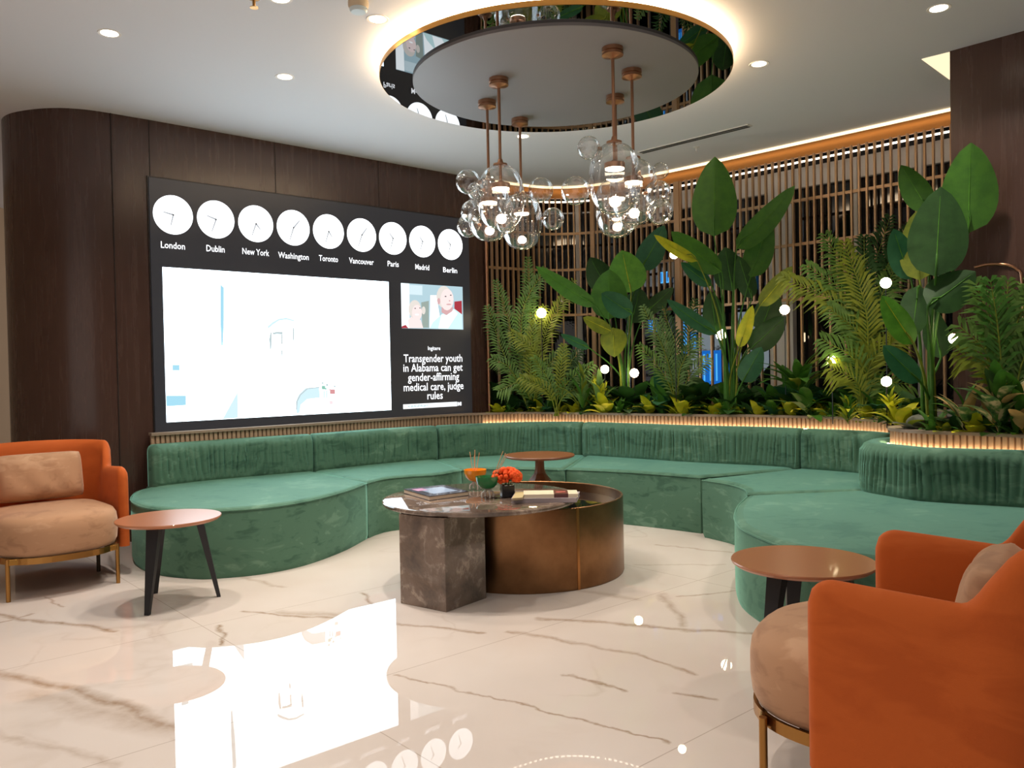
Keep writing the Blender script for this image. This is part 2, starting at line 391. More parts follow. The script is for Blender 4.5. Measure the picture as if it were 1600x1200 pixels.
fluted(PF,'fluted_front',pl,o_)
G().sweep(PF,[(.014,.805),(.014,.825),(-.07,.825),(-.07,.805)]).build('coping',COPING,pl,org=o_)
backp=[p for p in shift(TR,-.3)]
ia=min(range(len(PF)),key=lambda i:abs(PF[i].x+.5))
poly=[(p.x,p.y) for p in shift(PF,-.05)[ia::6]]+[(p.x,p.y) for p in backp[::-1][::6] if p.x<3.9 and p.x>-.1]
G().prism(poly,.3,.79).build('soil',SOIL,pl,org=o_)
pr=thing('planter',(3,5,0),'nearer planter section with rounded fluted end by the dark column','planter'); o_=V(3,5,0)
fluted(PR,'fluted_front',pr,o_)
G().sweep(PR,[(.014,.805),(.014,.825),(-.07,.825),(-.07,.805)]).build('coping',COPING,pr,org=o_)
q=shift(PR,-.05)
poly=[(p.x,p.y) for p in q[::6]]+[(ca.x+cdv.x*.9,ca.y+cdv.y*.9-.02),(ca.x-.03,ca.y-.02),(ca.x-.03,ca.y+.5),(ca.x+.1,ca.y+.75)]
G().prism(poly,.3,.79).build('soil',SOIL,pr,org=o_)
# warm led strips tucked between backrest and fluted front
i1=near_path(PF,752); st=G().sweep(shift(PF,.02)[i1:],[(0,.712),(0,.72),(-.012,.72),(-.012,.712)]).build('led_strip',emis('planter_led',(1,.66,.36),22))
st.parent=pl; st.location=-V(0,8.5,0)
st=G().sweep(shift(PR,.02),[(0,.712),(0,.72),(-.012,.72),(-.012,.712)]).build('led_strip',emis('planter_led_near',(1,.66,.36),22))
st.parent=pr; st.location=-V(3,5,0)
# ================================================================ SOFA
zs=.43
def fl(l,z=zs): return [onz(x,y,z) for x,y in l]
J=fl([(239,761),(336,750),(492,736),(600,724.5),(686,717.5),(787,711.5),(850,710.5),(908,711.5),(997,717),(1080,722.5),(1200,728.5),(1249,732.6),(1333,739),(1385,746.5)])
for p in J: p.z=0
JP=catmull(J,.01)
def jidx(k): return min(range(len(JP)),key=lambda i:(JP[i]-J[k]).length)
rnd=random.Random(4)
def backrest(path,parent,org,seed,le=.05,re=.05,end_big=0):
    P=resample(path,.008); n=len(P); rg=random.Random(seed)
    z0,z1,T=.425,.742,.15
    prof=[(.0,z0),(.008,z0+.02)]; 
    for k in range(9): prof.append((.010-.004*k/8,z0+.03+(z1-z0-.08)*k/8))
    prof+=[(-.004,z1-.035),(-.018,z1-.012),(-.045,z1),(-.11,z1),(-.14,z1-.02),(-T,z1-.06),(-T,z0)]
    # folds: sum of narrow random valleys
    fold=[0]*n; lean=[0]*n
    s=.03
    L=n*.008
    while s<L-.03:
        a=rg.uniform(.010,.026); wd=rg.uniform(.005,.011); c=int(s/.008)
        for k in range(max(0,c-6),min(n,c+7)): fold[k]-=a*math.exp(-((k*.008-s)/wd)**2)
        s+=rg.uniform(.02,.055)
    def off(i,j):
        d=min(i*.008/le, (n-1-i)*.008/re, 1.0); e=math.sqrt(max(0,1-(1-d)**2)); o,z=prof[j]
        do=(e-1)*(o+T/2)*.98; dz=(e-1)*max(0,z-z1+.06)*.7
        if 2<=j<=10:
            wz=math.sin(math.pi*min(1,max(0,(j-1.2)/10.2)))**.6; sh=int(round((j-6)*.35*math.sin(i*.05)))
            do+=fold[max(0,min(n-1,i+sh))]*wz*d+ .006*wz
        return do,dz
    return G().sweep(P,prof,off=off).build('backrest',GREEN,parent,smooth=60,org=org)
def seat(poly,parent,org):
    n=len(poly); P=[Vector((p.x,p.y)) for p in poly]
    A=sum(P[i].x*P[(i+1)%n].y-P[(i+1)%n].x*P[i].y for i in range(n))
    if A<0: P=P[::-1]
    def inset(d):
        o=[]
        for i in range(n):
            a=(P[i]-P[i-1]).normalized(); b=(P[(i+1)%n]-P[i]).normalized(); na=Vector((-a.y,a.x)); nb=Vector((-b.y,b.x)); m=na+nb
            m=m.normalized() if m.length>.3 else na; k=min(1.6,1/max(.5,m.dot(na))); o.append(P[i]+m*d*k)
        return o
    g=G(); rings=[(.012,.0),(.004,.03),(.002,.25),(.004,.40),(.010,.418),(.024,.428),(.05,.433)]
    vs=[];fs=[]
    for d,z in rings: vs+=[Vector((q.x,q.y,z)) for q in inset(d)]
    for r in range(len(rings)-1):
        for i in range(n): fs.append((r*n+i,r*n+(i+1)%n,(r+1)*n+(i+1)%n,(r+1)*n+i))
    g.add(vs,fs); from mathutils.geometry import delaunay_2d_cdt
    top=inset(rings[-1][0]); cv,ce_,cf,_,_,_=delaunay_2d_cdt(top,[(i,(i+1)%n) for i in range(n)],[],1,1e-4)
    g.add([(q.x,q.y,rings[-1][1]) for q in cv],cf); s=g.build('seat',GREEN,parent,smooth=60,org=org)
    pip=inset(.003); g2=G(); q=[Vector((a.x,a.y,.417)) for a in pip]; g2.tube(q+[q[0]],.0045,6,caps=False)
    g2.build('piping',GREEN,s,smooth=True,org=org)
    return s
FRONT=[ [(241,760.5),(230,761.5),(213,766),(204,774),(206,782),(227,790.5),(262,795),(310,797),(349,795.5),(399,792),(449,786),(492,778),(539,765.6),(574,753)],
        [(574,753),(600,746.5),(640,742.5),(680,740),(722,733)],
        [(722,733),(760,731),(818,731),(882,732.5)],
        [(884,731.7),(940,734),(994,737),(1050,741),(1094,744.5)],
        [(1096,748),(1130,753),(1150,757.5),(1164,763),(1167,771)] ]
SB=[(0,2),(2,4),(4,7),(7,11),(11,12)]
NM=['green velvet sofa section with rounded end under the left of the video wall','green velvet sofa section below the right half of the bright picture on the video wall',
    'curved corner section of green velvet sofa behind the wooden pedestal table','straight green velvet sofa section at the back below the palms','short green velvet corner section joining the back sofa to the rounded right section',
    'large rounded green velvet sofa section at right with its own curved backrest']
for k in range(5):
    a,b=SB[k]; jp=JP[jidx(a):jidx(b)+1]
    if k==4: jp=JP[jidx(11):jidx(13)+1]
    fpx=catmull([V(x,y,0) for x,y in FRONT[k]],4 if k in(0,4) else 10)
    f=[onz(p.x,p.y,zs) for p in fpx]
    bkp=shift(jp,-.12)[::8]+[shift(jp,-.12)[-1]]
    if k==4: bkp=[p for p in bkp]+[V(2.78,5.32,0)]
    poly=[p for p in f]+bkp[::-1]
    ce=sum((p for p in poly),V(0,0,0))/len(poly); ce.z=0
    th=thing('sofa_section',ce,NM[k],'sofa','modular green velvet sofa')
    # drop duplicates that are too close
    q=[poly[0]]
    for p in poly[1:]:
        if (p-q[-1]).length>.012: q.append(p)
    seat(q,th,ce)
    backrest(jp,th,ce,10+k,le=.06 if k==0 else .03,re=.03)
J6=[V(2.72,5.50,0),V(2.50,5.50,0)]+fl([(1347,764),(1341,767.5),(1350,771),(1366,775),(1437,783.5),(1510,788.5),(1587,793),(1700,803),(1800,815)])
J6=[V(2.70,5.62,0),V(2.50,5.60,0),V(2.33,5.45,0),V(2.235,5.22,0),V(2.30,5.00,0)]+fl([(1437,783.5),(1510,788.5),(1587,793),(1700,803),(1800,815)])
for p in J6: p.z=0
J6P=catmull(J6,.01)
f6=[onz(p.x,p.y,zs) for p in catmull([V(x,y,0) for x,y in [(1167,773),(1152,787),(1147,800),(1148,812),(1160,824),(1194,840),(1223,850),(1290,863),(1380,874)]],5)]
e6=V(2.15,3.02,0)
poly=f6+[V(1.78,3.23,0),e6,V(3.2,4.05,0)]+[V(3.08,4.5,0)]+[p for p in shift(J6P,-.10)[::-1][::8] if p.x<3.0 and p.y<5.2]+[V(2.62,5.305,0)]
q=[poly[0]]
for p in poly[1:]:
    p=V(p.x,p.y,0)
    if (p-q[-1]).length>.012: q.append(p)
ce=V(2.3,4.2,0); th=thing('sofa_section',ce,NM[5],'sofa','modular green velvet sofa')
seat(q,th,ce); backrest(J6P,th,ce,33,le=.07,re=.03)
# ================================================================ COFFEE TABLES
mt=thing('marble_coffee_table',(-.2,4.8,0),'brown marble coffee table, round top on a square marble block','coffee table')
mo=V(-.2,4.8,0)
A=onz(626,942.5,0);B=onz(697,957,0);D_=onz(760,934.6,0)
bv=(A-B);cv_=(D_-B); 
bl=[B,B+cv_,B+cv_+bv,B+bv]
bevel(G().prism([(p.x,p.y) for p in bl],0,.487).build('block_leg',MARBLE,mt,org=mo),.003)
G().lathe((-.2,4.80,0),[(.555,.487),(.566,.492),(.570,.500),(.570,.508),(.564,.514),(.555,.516)],96).build('tabletop',MARBLE,mt,smooth=30,org=mo)
dr=thing('bronze_drum_table',(.07,5.15,0),'low round brushed bronze drum table tucked under the marble top','coffee table'); do_=V(.07,5.15,0)
G().lathe(do_,[(.605,0),(.61,.01),(.61,.464),(.606,.468),(.60,.468),(.596,.464),(.596,.39)],128).build('drum_wall',BRONZE,dr,smooth=30,org=do_)
G().lathe(do_,[(.001,.36),(.595,.36),(.595,.41),(.001,.41)],96).build('recessed_shelf',mat('black_stone',(.01,.01,.012,1),.04,spec=.6),dr,smooth=30,org=do_)
seam_=G().box((do_.x+.61*math.cos(R(-62)),do_.y+.61*math.sin(R(-62)),.234),(.004,.016,.466),R(-62)).build('seam',mat('seam_bronze',srgb(190,130,80),.3,1),dr,org=do_)
pt=thing('pedestal_table',(.33,6.33,0),'small round wooden pedestal table standing against the sofa corner','side table')
pc=onz(843,711,.59); pt.location=(pc.x,pc.y,0)
wd=mat('walnut_wood',srgb(120,72,42),.35); G().lathe((0,0,0),[(.001,.572),(.25,.572),(.268,.58),(.272,.588),(.268,.594),(.001,.594)],64).build('tabletop',wd,pt,smooth=30)
G().lathe((0,0,0),[(.20,0),(.205,.012),(.19,.05),(.15,.2),(.115,.34),(.085,.40),(.045,.45),(.036,.49),(.034,.572)],12).build('pedestal',wd,pt,smooth=20)
# ================================================================ SIDE TABLES
def side_table(angs):
    t=thing('side_table',(0,0,0),'x','side table','round copper-topped side tables')
    G().lathe((0,0,0),[(.001,.452),(.262,.452),(.274,.462),(.276,.468),(.274,.472),(.001,.472)],72).build('tabletop',mat('copper_tabletop',srgb(172,112,78),.3,.1,coat=.15),t,smooth=30)
    for a in angs:
        a=R(a); c=V(math.cos(a),math.sin(a),0); s=V(-math.sin(a),math.cos(a),0); g=G(); vs=[]
        for (r,z,w,d) in ((.25,0,.013,.010),(.155,.452,.036,.020)):
            for sx,sd in((-1,-1),(1,-1),(1,1),(-1,1)): vs.append(c*(r+sd*d)+s*(sx*w)+V(0,0,z))
        g.add(vs,[(0,3,2,1),(4,5,6,7),(0,1,5,4),(1,2,6,5),(2,3,7,6),(3,0,4,7)])
        g.build('leg',BLACK,t)
    return t
t1=side_table((-95,133,20)); c=onz(264,808,.472); t1.location=(c.x,c.y,0); t1['label']='round side table with black legs between the left orange armchair and sofa'
t2=copy_tree(t1); c=onz(1254,875,.472); t2.location=(c.x,c.y,0); t2.rotation_euler.z=R(-50); t2['label']='round copper-topped side table in front of the right orange armchair and rounded sofa end'
# ================================================================ ARMCHAIRS
def chair():
    t=thing('armchair',(0,0,0),'x','armchair','orange velvet armchairs')
    # U path: from front of left arm round the back to front of right arm (inner line), local -y is forward
    a,yf,yb,r=.355,-.19,.40,.20
    pts=[V(-a,yf,0)]
    for k in range(1,9): pts.append(V(-a,yf+(yb-r-yf)*k/8,0))
    for k in range(1,11): th=math.pi-math.pi/2*k/10; pts.append(V(-a+r+r*math.cos(th),yb-r+r*math.sin(th),0))
    for k in range(1,9): pts.append(V(-a+r+(2*a-2*r)*k/8,yb,0))
    for k in range(1,11): th=math.pi/2-math.pi/2*k/10; pts.append(V(a-r+r*math.cos(th),yb-r+r*math.sin(th),0))
    for k in range(1,9): pts.append(V(a,yb-r-(yb-r-yf)*k/8,0))
    P=resample(pts,.012); n=len(P); L=(n-1)*.012; Nn=normals2(P)
    g=G(); zb=.185; m=14; vs=[];fs=[]
    arml=(yb-r-yf)
    for i,p in enumerate(P):
        s=min(i,n-1-i)*.012
        arm=.69-.02*min(1,s/.35)
        e=min(1,s/.07); arm-=.07*(1-math.sqrt(max(0,1-(1-e)**2)))
        k=min(1,max(0,(s-(arml-.03))/.12)); k=k*k*(3-2*k); h=arm+(.825-arm)*k+.02*math.sin(math.pi*min(1,max(0,(i*.012-.4)/(L-.8))))*k
        e2=min(1,s/.03); T=.062*math.sqrt(max(.02,1-(1-e2)**2)); mid=-.031
        nn=Nn[i]; back=.05*k
        prof=[(T/2,zb),(T/2,zb+.12),(T/2,(zb+h)/2),(T/2,h-.06),(T/2*.92,h-.03),(T/2*.6,h-.010),(T/2*.2,h),(-T/2*.2,h),(-T/2*.6,h-.010),(-T/2*.92,h-.03),(-T/2,h-.06),(-T/2,(zb+h)/2),(-T/2,zb+.12),(-T/2,zb)]
        for o,z in prof:
            lean=-back*max(0,(z-.45)/.35)
            vs.append(p+nn*(o+mid+lean)+V(0,0,z))
    for i in range(n-1):
        for j in range(m): fs.append((i*m+j,(i+1)*m+j,(i+1)*m+(j+1)%m,i*m+(j+1)%m))
    fs+=[tuple(range(m)),tuple((n-1)*m+j for j in range(m))]
    g.add(vs,fs); g.build('shell',ORANGE,t,smooth=55)
    # seat: superellipse plan bulging forward
    def ring(sx,z,fy=1):
        o=[]
        for k in range(56):
            th=2*math.pi*k/56; c,s=math.cos(th),math.sin(th); ex=.62
            x=.345*sx*abs(c)**ex*(1 if c>0 else -1); y=(-.02+.365*sx*abs(s)**ex*(1 if s>0 else -1))
            if y<.02: y=.02+(y-.02)*1.05-.05*(1-(x/.36)**2)*abs(s)
            o.append(V(x,y,z))
        return o
    g=G(); vs=[];fs=[]; rg=[(.86,.232),(.95,.242),(.985,.27),(1.0,.32),(1.0,.38),(.985,.42),(.94,.447),(.84,.462),(.6,.472),(.3,.476)]
    for sx,z in rg: vs+=ring(sx,z)
    for r_ in range(len(rg)-1):
        for k in range(56): fs.append((r_*56+k,r_*56+(k+1)%56,(r_+1)*56+(k+1)%56,(r_+1)*56+k))
    fs+=[tuple(range(56))[::-1],tuple((len(rg)-1)*56+k for k in range(56))]
    g.add(vs,fs); g.build('seat',PEACH,t,smooth=60)
    # brass band
    outer=[p for p in ring(.965,0) if p.y<.12]; outer.sort(key=lambda p:math.atan2(p.x,-(p.y-.1)))
    g=G(); g.sweep(outer,[(.006,.204),(.006,.240),(-.006,.240),(-.006,.204)]); bd=g.build('band',BRASS,t)
    for sx in(-1,1):
        for fy in(-.35,.07):
            x=sx*.29
            G().tube([(x,fy,0),(x,fy,.24)],.012,12).build('leg',BRASS if fy<0 else mat('dark_leg',srgb(60,48,36),.4,.8),t,smooth=True)
        bevel(G().box((sx*.25,-.362,.222),(.075,.018,.036),sx*.25).build('clasp',mat('clasp_brass',srgb(150,110,55),.25,1),t),.006)
    G().box((0,0,.225),(.56,.5,.02)).build('seat_base',BLACK,t)
    return t
ch=chair(); ch.location=(-2.877,5.052,0); ch.rotation_euler.z=R(41.5); ch['label']='orange velvet armchair with beige seat at the left edge by the wood wall'
ch2=copy_tree(ch); ch2.location=(1.155,2.363,0); ch2.rotation_euler.z=R(-126.2); ch2['label']='large orange velvet armchair at the right foreground, seen from its side'
def cushion(name,w,h,d,mat_,par=None):
    g=G(); n=20; vs=[];fs=[]
    for side in(1,-1):
        for i in range(n+1):
            for j in range(n+1):
                u=i/n*2-1; v=j/n*2-1; e=max(0,(1-u**4)*(1-v**4))**.5
                pin=1-.06*(u*u*v*v)
                wr=.004*math.sin(u*9+v*4)*e
                vs.append(V(u*w/2*(1-.045*v**6*abs(u)),side*(d/2*e+.006)+wr,v*h/2*(1-.05*u**6*abs(v))))
    m=(n+1)**2
    for s in range(2):
        for i in range(n):
            for j in range(n): q=s*m+i*(n+1)+j; fs.append((q,q+1,q+n+2,q+n+1))
    bd=[i*(n+1) for i in range(n+1)]+[n*(n+1)+j for j in range(1,n+1)]+[i*(n+1)+n for i in range(n-1,-1,-1)]+[j for j in range(n-1,0,-1)]
    for k in range(len(bd)): a,b=bd[k],bd[(k+1)%len(bd)]; fs.append((a,b,m+b,m+a))
    return g.add(vs,fs).build(name,mat_,smooth=70)
def on_chair(c,lx,ly,lz):
    M=Matrix.Rotation(c.rotation_euler.z,3,'Z'); return Vector(c.location)+M@V(lx,ly,lz)
c1=cushion('cushion',.50,.30,.13,PEACH); c1.location=on_chair(ch,.0,.235,.632); c1.rotation_euler=(R(-14),0,R(41.5)); tag(c1,'beige velvet lumbar cushion leaning in the left orange armchair','cushion')
c2=cushion('cushion',.46,.27,.15,PEACH); c2.location=on_chair(ch2,0,.20,.585); c2.rotation_euler=(R(-12),0,R(-126.2)); tag(c2,'beige velvet cushion half hidden inside the right foreground armchair','cushion')
# ================================================================ VIDEO WALL
WZ=mat('video_panel_black',(.012,.012,.013,1),.35,emit=(.8,.82,1,1),es=.022)
WH=emis('video_white',(.76,.91,1,1),5.2)
vw=thing('video_wall',wall(tpx(232,480),0,.0),'large black video wall with nine world clocks and a bright picture','screen')
vo=Vector(vw.location)
tl=tpx(233,300,.02); tr_=tpx(733,400,.02); zt=(wallpx(233,276.5,.02)).z; zb=(wallpx(236,683,.02)).z; zt=(zt+wallpx(681,336.5,.02).z)/2
ANG=math.atan2(u_dir.y,u_dir.x)
print('wall z',zt,zb,tl,tr_)
G().box(wall((tl+tr_)/2,(zt+zb)/2,.009),(tr_-tl,.022,zt-zb),ANG).build('panel',WZ,vw,org=vo)
g=G()
for z in (zt+.006,): g.box(wall((tl+tr_)/2,z,.004),(tr_-tl+.02,.014,.010),ANG)
g.box(wall(tl-.006,(zt+zb)/2,.004),(.010,.014,zt-zb+.02),ANG).build('frame',mat('thin_frame',(.01,.006,.005,1),.4),vw,org=vo)
def disc(t,z,r,o,mt_,name,par,n=48):
    vs=[];c=wall(t,z,o)
    for k in range(n): vs.append(c+u_dir*(r*math.cos(2*math.pi*k/n))+V(0,0,r*math.sin(2*math.pi*k/n)))
    g=G(); b=[v-v_dir*.002 for v in vs]; g.add(vs+b,[tuple(range(n)),tuple(range(n,2*n))[::-1]]+[(k,(k+1)%n,n+(k+1)%n,n+k) for k in range(n)])
    return g.build(name,mt_,par,org=vo)
def wq(t0,z0,t1,z1,o,mt_,name,par,th=.001):
    return G().box(wall((t0+t1)/2,(z0+z1)/2,o),(abs(t1-t0),th,abs(z1-z0)),ANG).build(name,mt_,par,org=vo)
def poly_on_wall(pix,o,mt_,name,par):
    vs=[wallpx(x,y,o) for x,y in pix]; n=len(vs); b=[v-v_dir*.0006 for v in vs]
    g=G(); g.add(vs+b,[tuple(range(n)),tuple(range(n,2*n))[::-1]]+[(k,(k+1)%n,n+(k+1)%n,n+k) for k in range(n)])
    return g.build(name,mt_,par,org=vo)
def text_on_wall(s,px,py,size,o=.0225,wscale=1,bold=.0,name='lettering',m=None,width=None):
    cu=bpy.data.curves.new('txt','FONT'); cu.body=s; cu.size=1; cu.align_x='CENTER'; cu.offset=bold; cu.resolution_u=2
    tmp=bpy.data.objects.new('tmp',cu); C.objects.link(tmp); bpy.context.view_layer.update()
    me=bpy.data.meshes.new_from_object(tmp.evaluated_get(bpy.context.evaluated_depsgraph_get())); bpy.data.objects.remove(tmp)
    xs=[v.co.x for v in me.vertices]; ww=max(xs)-min(xs); kx=(width/ww) if width else size*wscale
    p=wallpx(px,py,o); t=(p-W0).dot(u_dir); z=p.z
    mid=(max(xs)+min(xs))/2
    for v in me.vertices:
        x,y=(v.co.x-mid)*kx,v.co.y*size; v.co=wall(t+x,z+y,o)-vo
    me.materials.clear(); me.materials.append(m or TXT)
    ob=bpy.data.objects.new(name,me); C.objects.link(ob); ob.parent=vw; return ob
TXT=emis('video_lettering',(.95,.97,1,1),1.6)
HAND=mat('clock_hand_grey',(.1,.11,.12,1),.6)
HD=emis('clock_hand_dim',(.45,.47,.5,1),1)
CL=emis('clock_face_light',(.92,.97,1,1),2.6)
CLK=[(270.5,335.5,30.5,'London',(-50,-10),(-14,-56),385,.185),(337,342,28.5,'Dublin',(-50,-16),(-24,-66),390,.15),(400,349,27,'New York',(24,30),(-26,-70),395,.235),
     (459,355,25.5,'Washington',(40,-46),(-24,-70),401,.285),(513.5,361,24,'Toronto',(20,30),(-22,-66),405,.19),(565,367,22.5,'Vancouver',(36,-46),(-26,-70),409,.26),
     (614.5,373,21.5,'Paris',(-26,-30),(-20,-66),413,.125),(660,379,20.5,'Madrid',(-22,-30),(-20,-60),418,.165),(703.5,384,19.5,'Berlin',(-26,-24),(-18,-64),422.5,.175)]
zc=[];rad=[]
for c in CLK:
    p=wallpx(c[0],c[1],.02); zc.append(p.z); rad.append((tpx(c[0]+c[2],c[1],.02)-tpx(c[0]-c[2],c[1],.02))/2)
print('clock z',zc,rad); ZC=sum(zc)/len(zc); RC=sum(rad)/len(rad)
ts=[tpx(c[0],c[1],.02) for c in CLK]; dt=(ts[-1]-ts[0])/8
for i,c in enumerate(CLK):
    t=ts[0]+dt*i
    d=disc(t,ZC,RC,.0225,CL,'clock_face',vw)
    for (hx,hy),wd in ((c[4],.014),(c[5],.012)):
        hy=-hy if False else hy
        a=V(hx,-abs(hy) if c[5]==(hx,hy) else -hy,0)*(RC/100)
        x,z=a.x,a.y; L=math.hypot(x,z); nx,nz=-z/L*wd/2,x/L*wd/2
        cc=wall(t,ZC,.0245); vs=[cc+u_dir*nx+V(0,0,nz),cc-u_dir*nx-V(0,0,nz),cc+u_dir*(x-nx*.6)+V(0,0,z-nz*.6),cc+u_dir*(x+nx*.6)+V(0,0,z+nz*.6)]
        G().add(vs,[(0,1,2,3)]).build('clock_hand',HD,d,org=vo)
    G().box(wall(t,ZC,.0245),(.012,.001,.012),ANG).build('hub',HAND,d,org=vo)
    text_on_wall(c[3],c[0],0*0+c[6]+3.5,.073,width=c[7],bold=.012)
# bright picture
a0,a1=tpx(257,540,.02),tpx(609,540,.02); zT=(wallpx(255,417,.02).z+wallpx(606,440.5,.02).z)/2; zB=(wallpx(260,660,.02).z+wallpx(611,640.5,.02).z)/2
print('pic',a0,a1,zT,zB)
wq(a0,zT,a1,zB,.0215,WH,'bright_picture',vw,.003)
bp=bpy.data.objects['bright_picture']
cy=emis('picture_cyan',(.42,.78,.95,1),1.0); cy2=emis('picture_pale_blue',(.68,.90,1,1),1.05); gy=emis('picture_grey',(.55,.66,.68,1),1); gr=emis('picture_green',(.3,.6,.48,1),1); rd=emis('picture_rose',(.75,.35,.36,1),1); pk=emis('picture_pink',(.95,.75,.78,1),1.1)
def pp(pix,m,name='picture_shape',o=.0235): return poly_on_wall([(240+x/4,400+y/4) for x,y in pix],o,m,name,bp)
pp([(417,178),(440,198),(440,400),(432,560),(424,560),(417,400)],cy)
pp([(118,680),(162,680),(162,716),(118,716)],cy); pp([(78,872),(202,872),(202,932),(80,940)],cy)
pp([(525,850),(528,1012),(432,1018),(470,950)],cy2)
pp([(892,985),(890,910),(905,870),(950,825),(1035,818),(1040,885),(960,895),(920,930),(912,980)],cy2)
for pl_,m_ in (([(730,478),(740,478),(736,580),(728,585),(722,520)],gy),([(770,474),(806,474),(806,490),(770,488)],gy),([(796,490),(806,490),(806,550),(798,552)],gy),([(796,590),(806,590),(804,625),(797,625)],gy),
    ([(712,440),(740,415),(780,392),(830,385),(880,400),(880,410),(830,398),(785,404),(745,430),(716,455)],cy2),([(870,450),(880,450),(880,500),(874,550),(868,500)],gy),
    ([(742,478),(770,474),(770,488),(746,492)],gy)):
    pp(pl_,m_,'lamp_shape')
pp([(890,960),(893,905),(915,865),(960,825),(1038,817),(1038,823),(962,832),(920,870),(900,908),(896,960)],gy,'chair_outline',.0242)
for x,y,r_,m_ in ((1062,822,14,gr),(1085,806,9,gy),(1118,848,20,rd),(1056,794,8,gy),(1132,815,7,gy),(1110,915,14,pk),(1075,830,8,gr),(1100,835,8,pk)):
    pp([(x+r_*math.cos(k*.785)*(.8+.3*(k%2)),y+r_*math.sin(k*.785)*(.8+.3*(k%2))) for k in range(8)],m_,'flower_shape')
for x in (1064,1080): pp([(x,840),(x+5,840),(x+4,888),(x-1,888)],gr,'stem_shape')
# news picture
nb=emis('news_background',(.50,.70,.78,1),1.0)
n0,n1=tpx(627,478,.02),tpx(723,478,.02); zT2=wallpx(626,442,.02).z; zB2=wallpx(628,513,.02).z
wq(n0,zT2,n1,zB2,.0215,nb,'news_picture',vw,.003); npic=bpy.data.objects['news_picture']
def np_(pix,m,o=.0235,name='picture_shape'): return poly_on_wall([(590+x/8,420+y/8) for x,y in pix],o,m,name,npic)
wh=emis('pic_white',(.93,.98,1,1),1.5); sk=emis('pic_skin',(.98,.80,.78,1),1.1); skd=emis('pic_skin_shade',(.75,.45,.46,1),1); dk=emis('pic_dark',(.25,.25,.28,1),.5); rdd=emis('pic_red',(.55,.06,.08,1),.8); tl_=emis('pic_teal',(.62,.88,.9,1),1.2); hr=emis('pic_hair',(.86,.80,.74,1),1.0)
np_([(292,178),(395,186),(400,740),(302,742)],wh)
np_([(660,330),(735,330),(800,740),(650,740)],wh)
np_([(400,200),(560,210),(560,330),(400,320)],emis('pic_sky',(.68,.84,.9,1),1.1))
np_([(545,420),(640,400),(640,735),(560,735)],emis('pic_greygreen',(.45,.55,.5,1),.8))
np_([(960,410),(1052,400),(1055,570),(960,560)],rdd)
def head(cx,cy,rx,ry,m,o=.0245,name='person_head'): return np_([(cx+rx*math.cos(k*.3927),cy+ry*math.sin(k*.3927)) for k in range(16)],m,o,name)
np_([(392,740),(380,640),(420,600),(540,640),(570,740)],sk,.0242,'person_neck'); np_([(302,742),(302,720),(350,700),(385,742)],rdd,.0246)
head(465,505,78,115,hr); head(575,520,24,50,hr,.0243); head(492,550,62,100,sk,.0252); head(492,572,24,9,wh,.026); head(470,495,11,6,dk,.026); head(530,490,10,6,dk,.026)
np_([(650,745),(690,670),(800,570),(850,540),(960,500),(1055,570),(1060,755)],tl_,.0242,'person_suit')
np_([(800,570),(870,580),(950,510),(1000,560),(880,745),(760,745)],wh,.0246)
head(828,350,92,138,hr); np_([(800,480),(945,480),(935,530),(860,580),(800,545)],skd,.0248); head(868,385,82,135,sk,.0252); head(765,405,18,40,skd,.0256); head(890,445,32,9,skd,.026); head(850,345,12,7,dk,.026); head(915,330,11,7,dk,.026); head(900,400,10,8,skd,.026)
text_on_wall('lngitere',678.5,547,.055,width=.15,bold=.01,name='small_caption')
for s,px,py,wd in (('Transgender youth',678,565.5,.475),('in Alabama can get',678,580,.48),('gender-affirming',678.5,594.5,.415),('medical care, judge',679,609.5,.485),('rules',680,623.5,.125)):
    text_on_wall(s,px,py,.108,width=wd*1.49,bold=.008,name='headline')
b0,b1=tpx(630,636,.02),tpx(714,632,.02); zz=wallpx(660,634,.02).z
wq(b0,zz-.022,b1,zz+.022,.0215,emis('ticker_white',(.93,.98,1,1),1.5),'ticker_bar',vw,.003)
tk=bpy.data.objects['ticker_bar']; rg=random.Random(3); g=G(); g2=G()
for k in range(26):
    x=b0+.05+k*.0078*1.2; hgt=rg.uniform(.012,.028); g.box(wall(x,zz+rg.uniform(-.004,.004),.0235),(.004,.001,hgt),ANG)
g.build('ticker_lettering',emis('ticker_dark',(.25,.5,.55,1),.7),tk,org=vo)
for k in range(7):
    x=b1+.008+k*.0075; g2.box(wall(x,zz,.0225),(.004,.001,rg.uniform(.02,.04)),ANG)
g2.build('ticker_lettering',TXT,vw,org=vo)
# small red reflection plate beside the wall
p=wallpx(748,498,.02)
# ================================================================ CEILING DISC
cx,cyy=.315,5.36
di=thing('ceiling_disc',(cx,cyy,3.12),'large round mirrored ceiling disc with glowing edge above the coffee table','ceiling feature'); dov=V(cx,cyy,3.12)
n=128
G().lathe(dov,[(1.125,0),(1.125,.03),(.2,.03)],n).build('edge_band',mat('gold_edge',srgb(200,150,80),.3,.8),di,smooth=30,org=dov)
mir=mat('black_mirror',(.36,.37,.38,1),.01,1)
g=G(); vs=[];fs=[]
for r_ in(1.123,.88): vs+=[dov+V(r_*math.cos(2*math.pi*k/n),r_*math.sin(2*math.pi*k/n),-.001) for k in range(n)]
fs=[(k,(k+1)%n,n+(k+1)%n,n+k) for k in range(n)]
g.add(vs,fs).build('mirror_ring',mir,di,org=dov,recalc=False)
G().lathe(dov,[(.915,-.001),(.915,-.018),(.908,-.022),(.001,-.022)],n).build('inner_disc',mat('grey_disc_paint',srgb(150,148,150),.5),di,smooth=30,org=dov)
G().lathe(dov,[(1.06,.045),(1.075,.045),(1.075,.06),(1.06,.06)],n).build('led_ring',emis('disc_led',(1,.74,.46),19),di,org=dov)
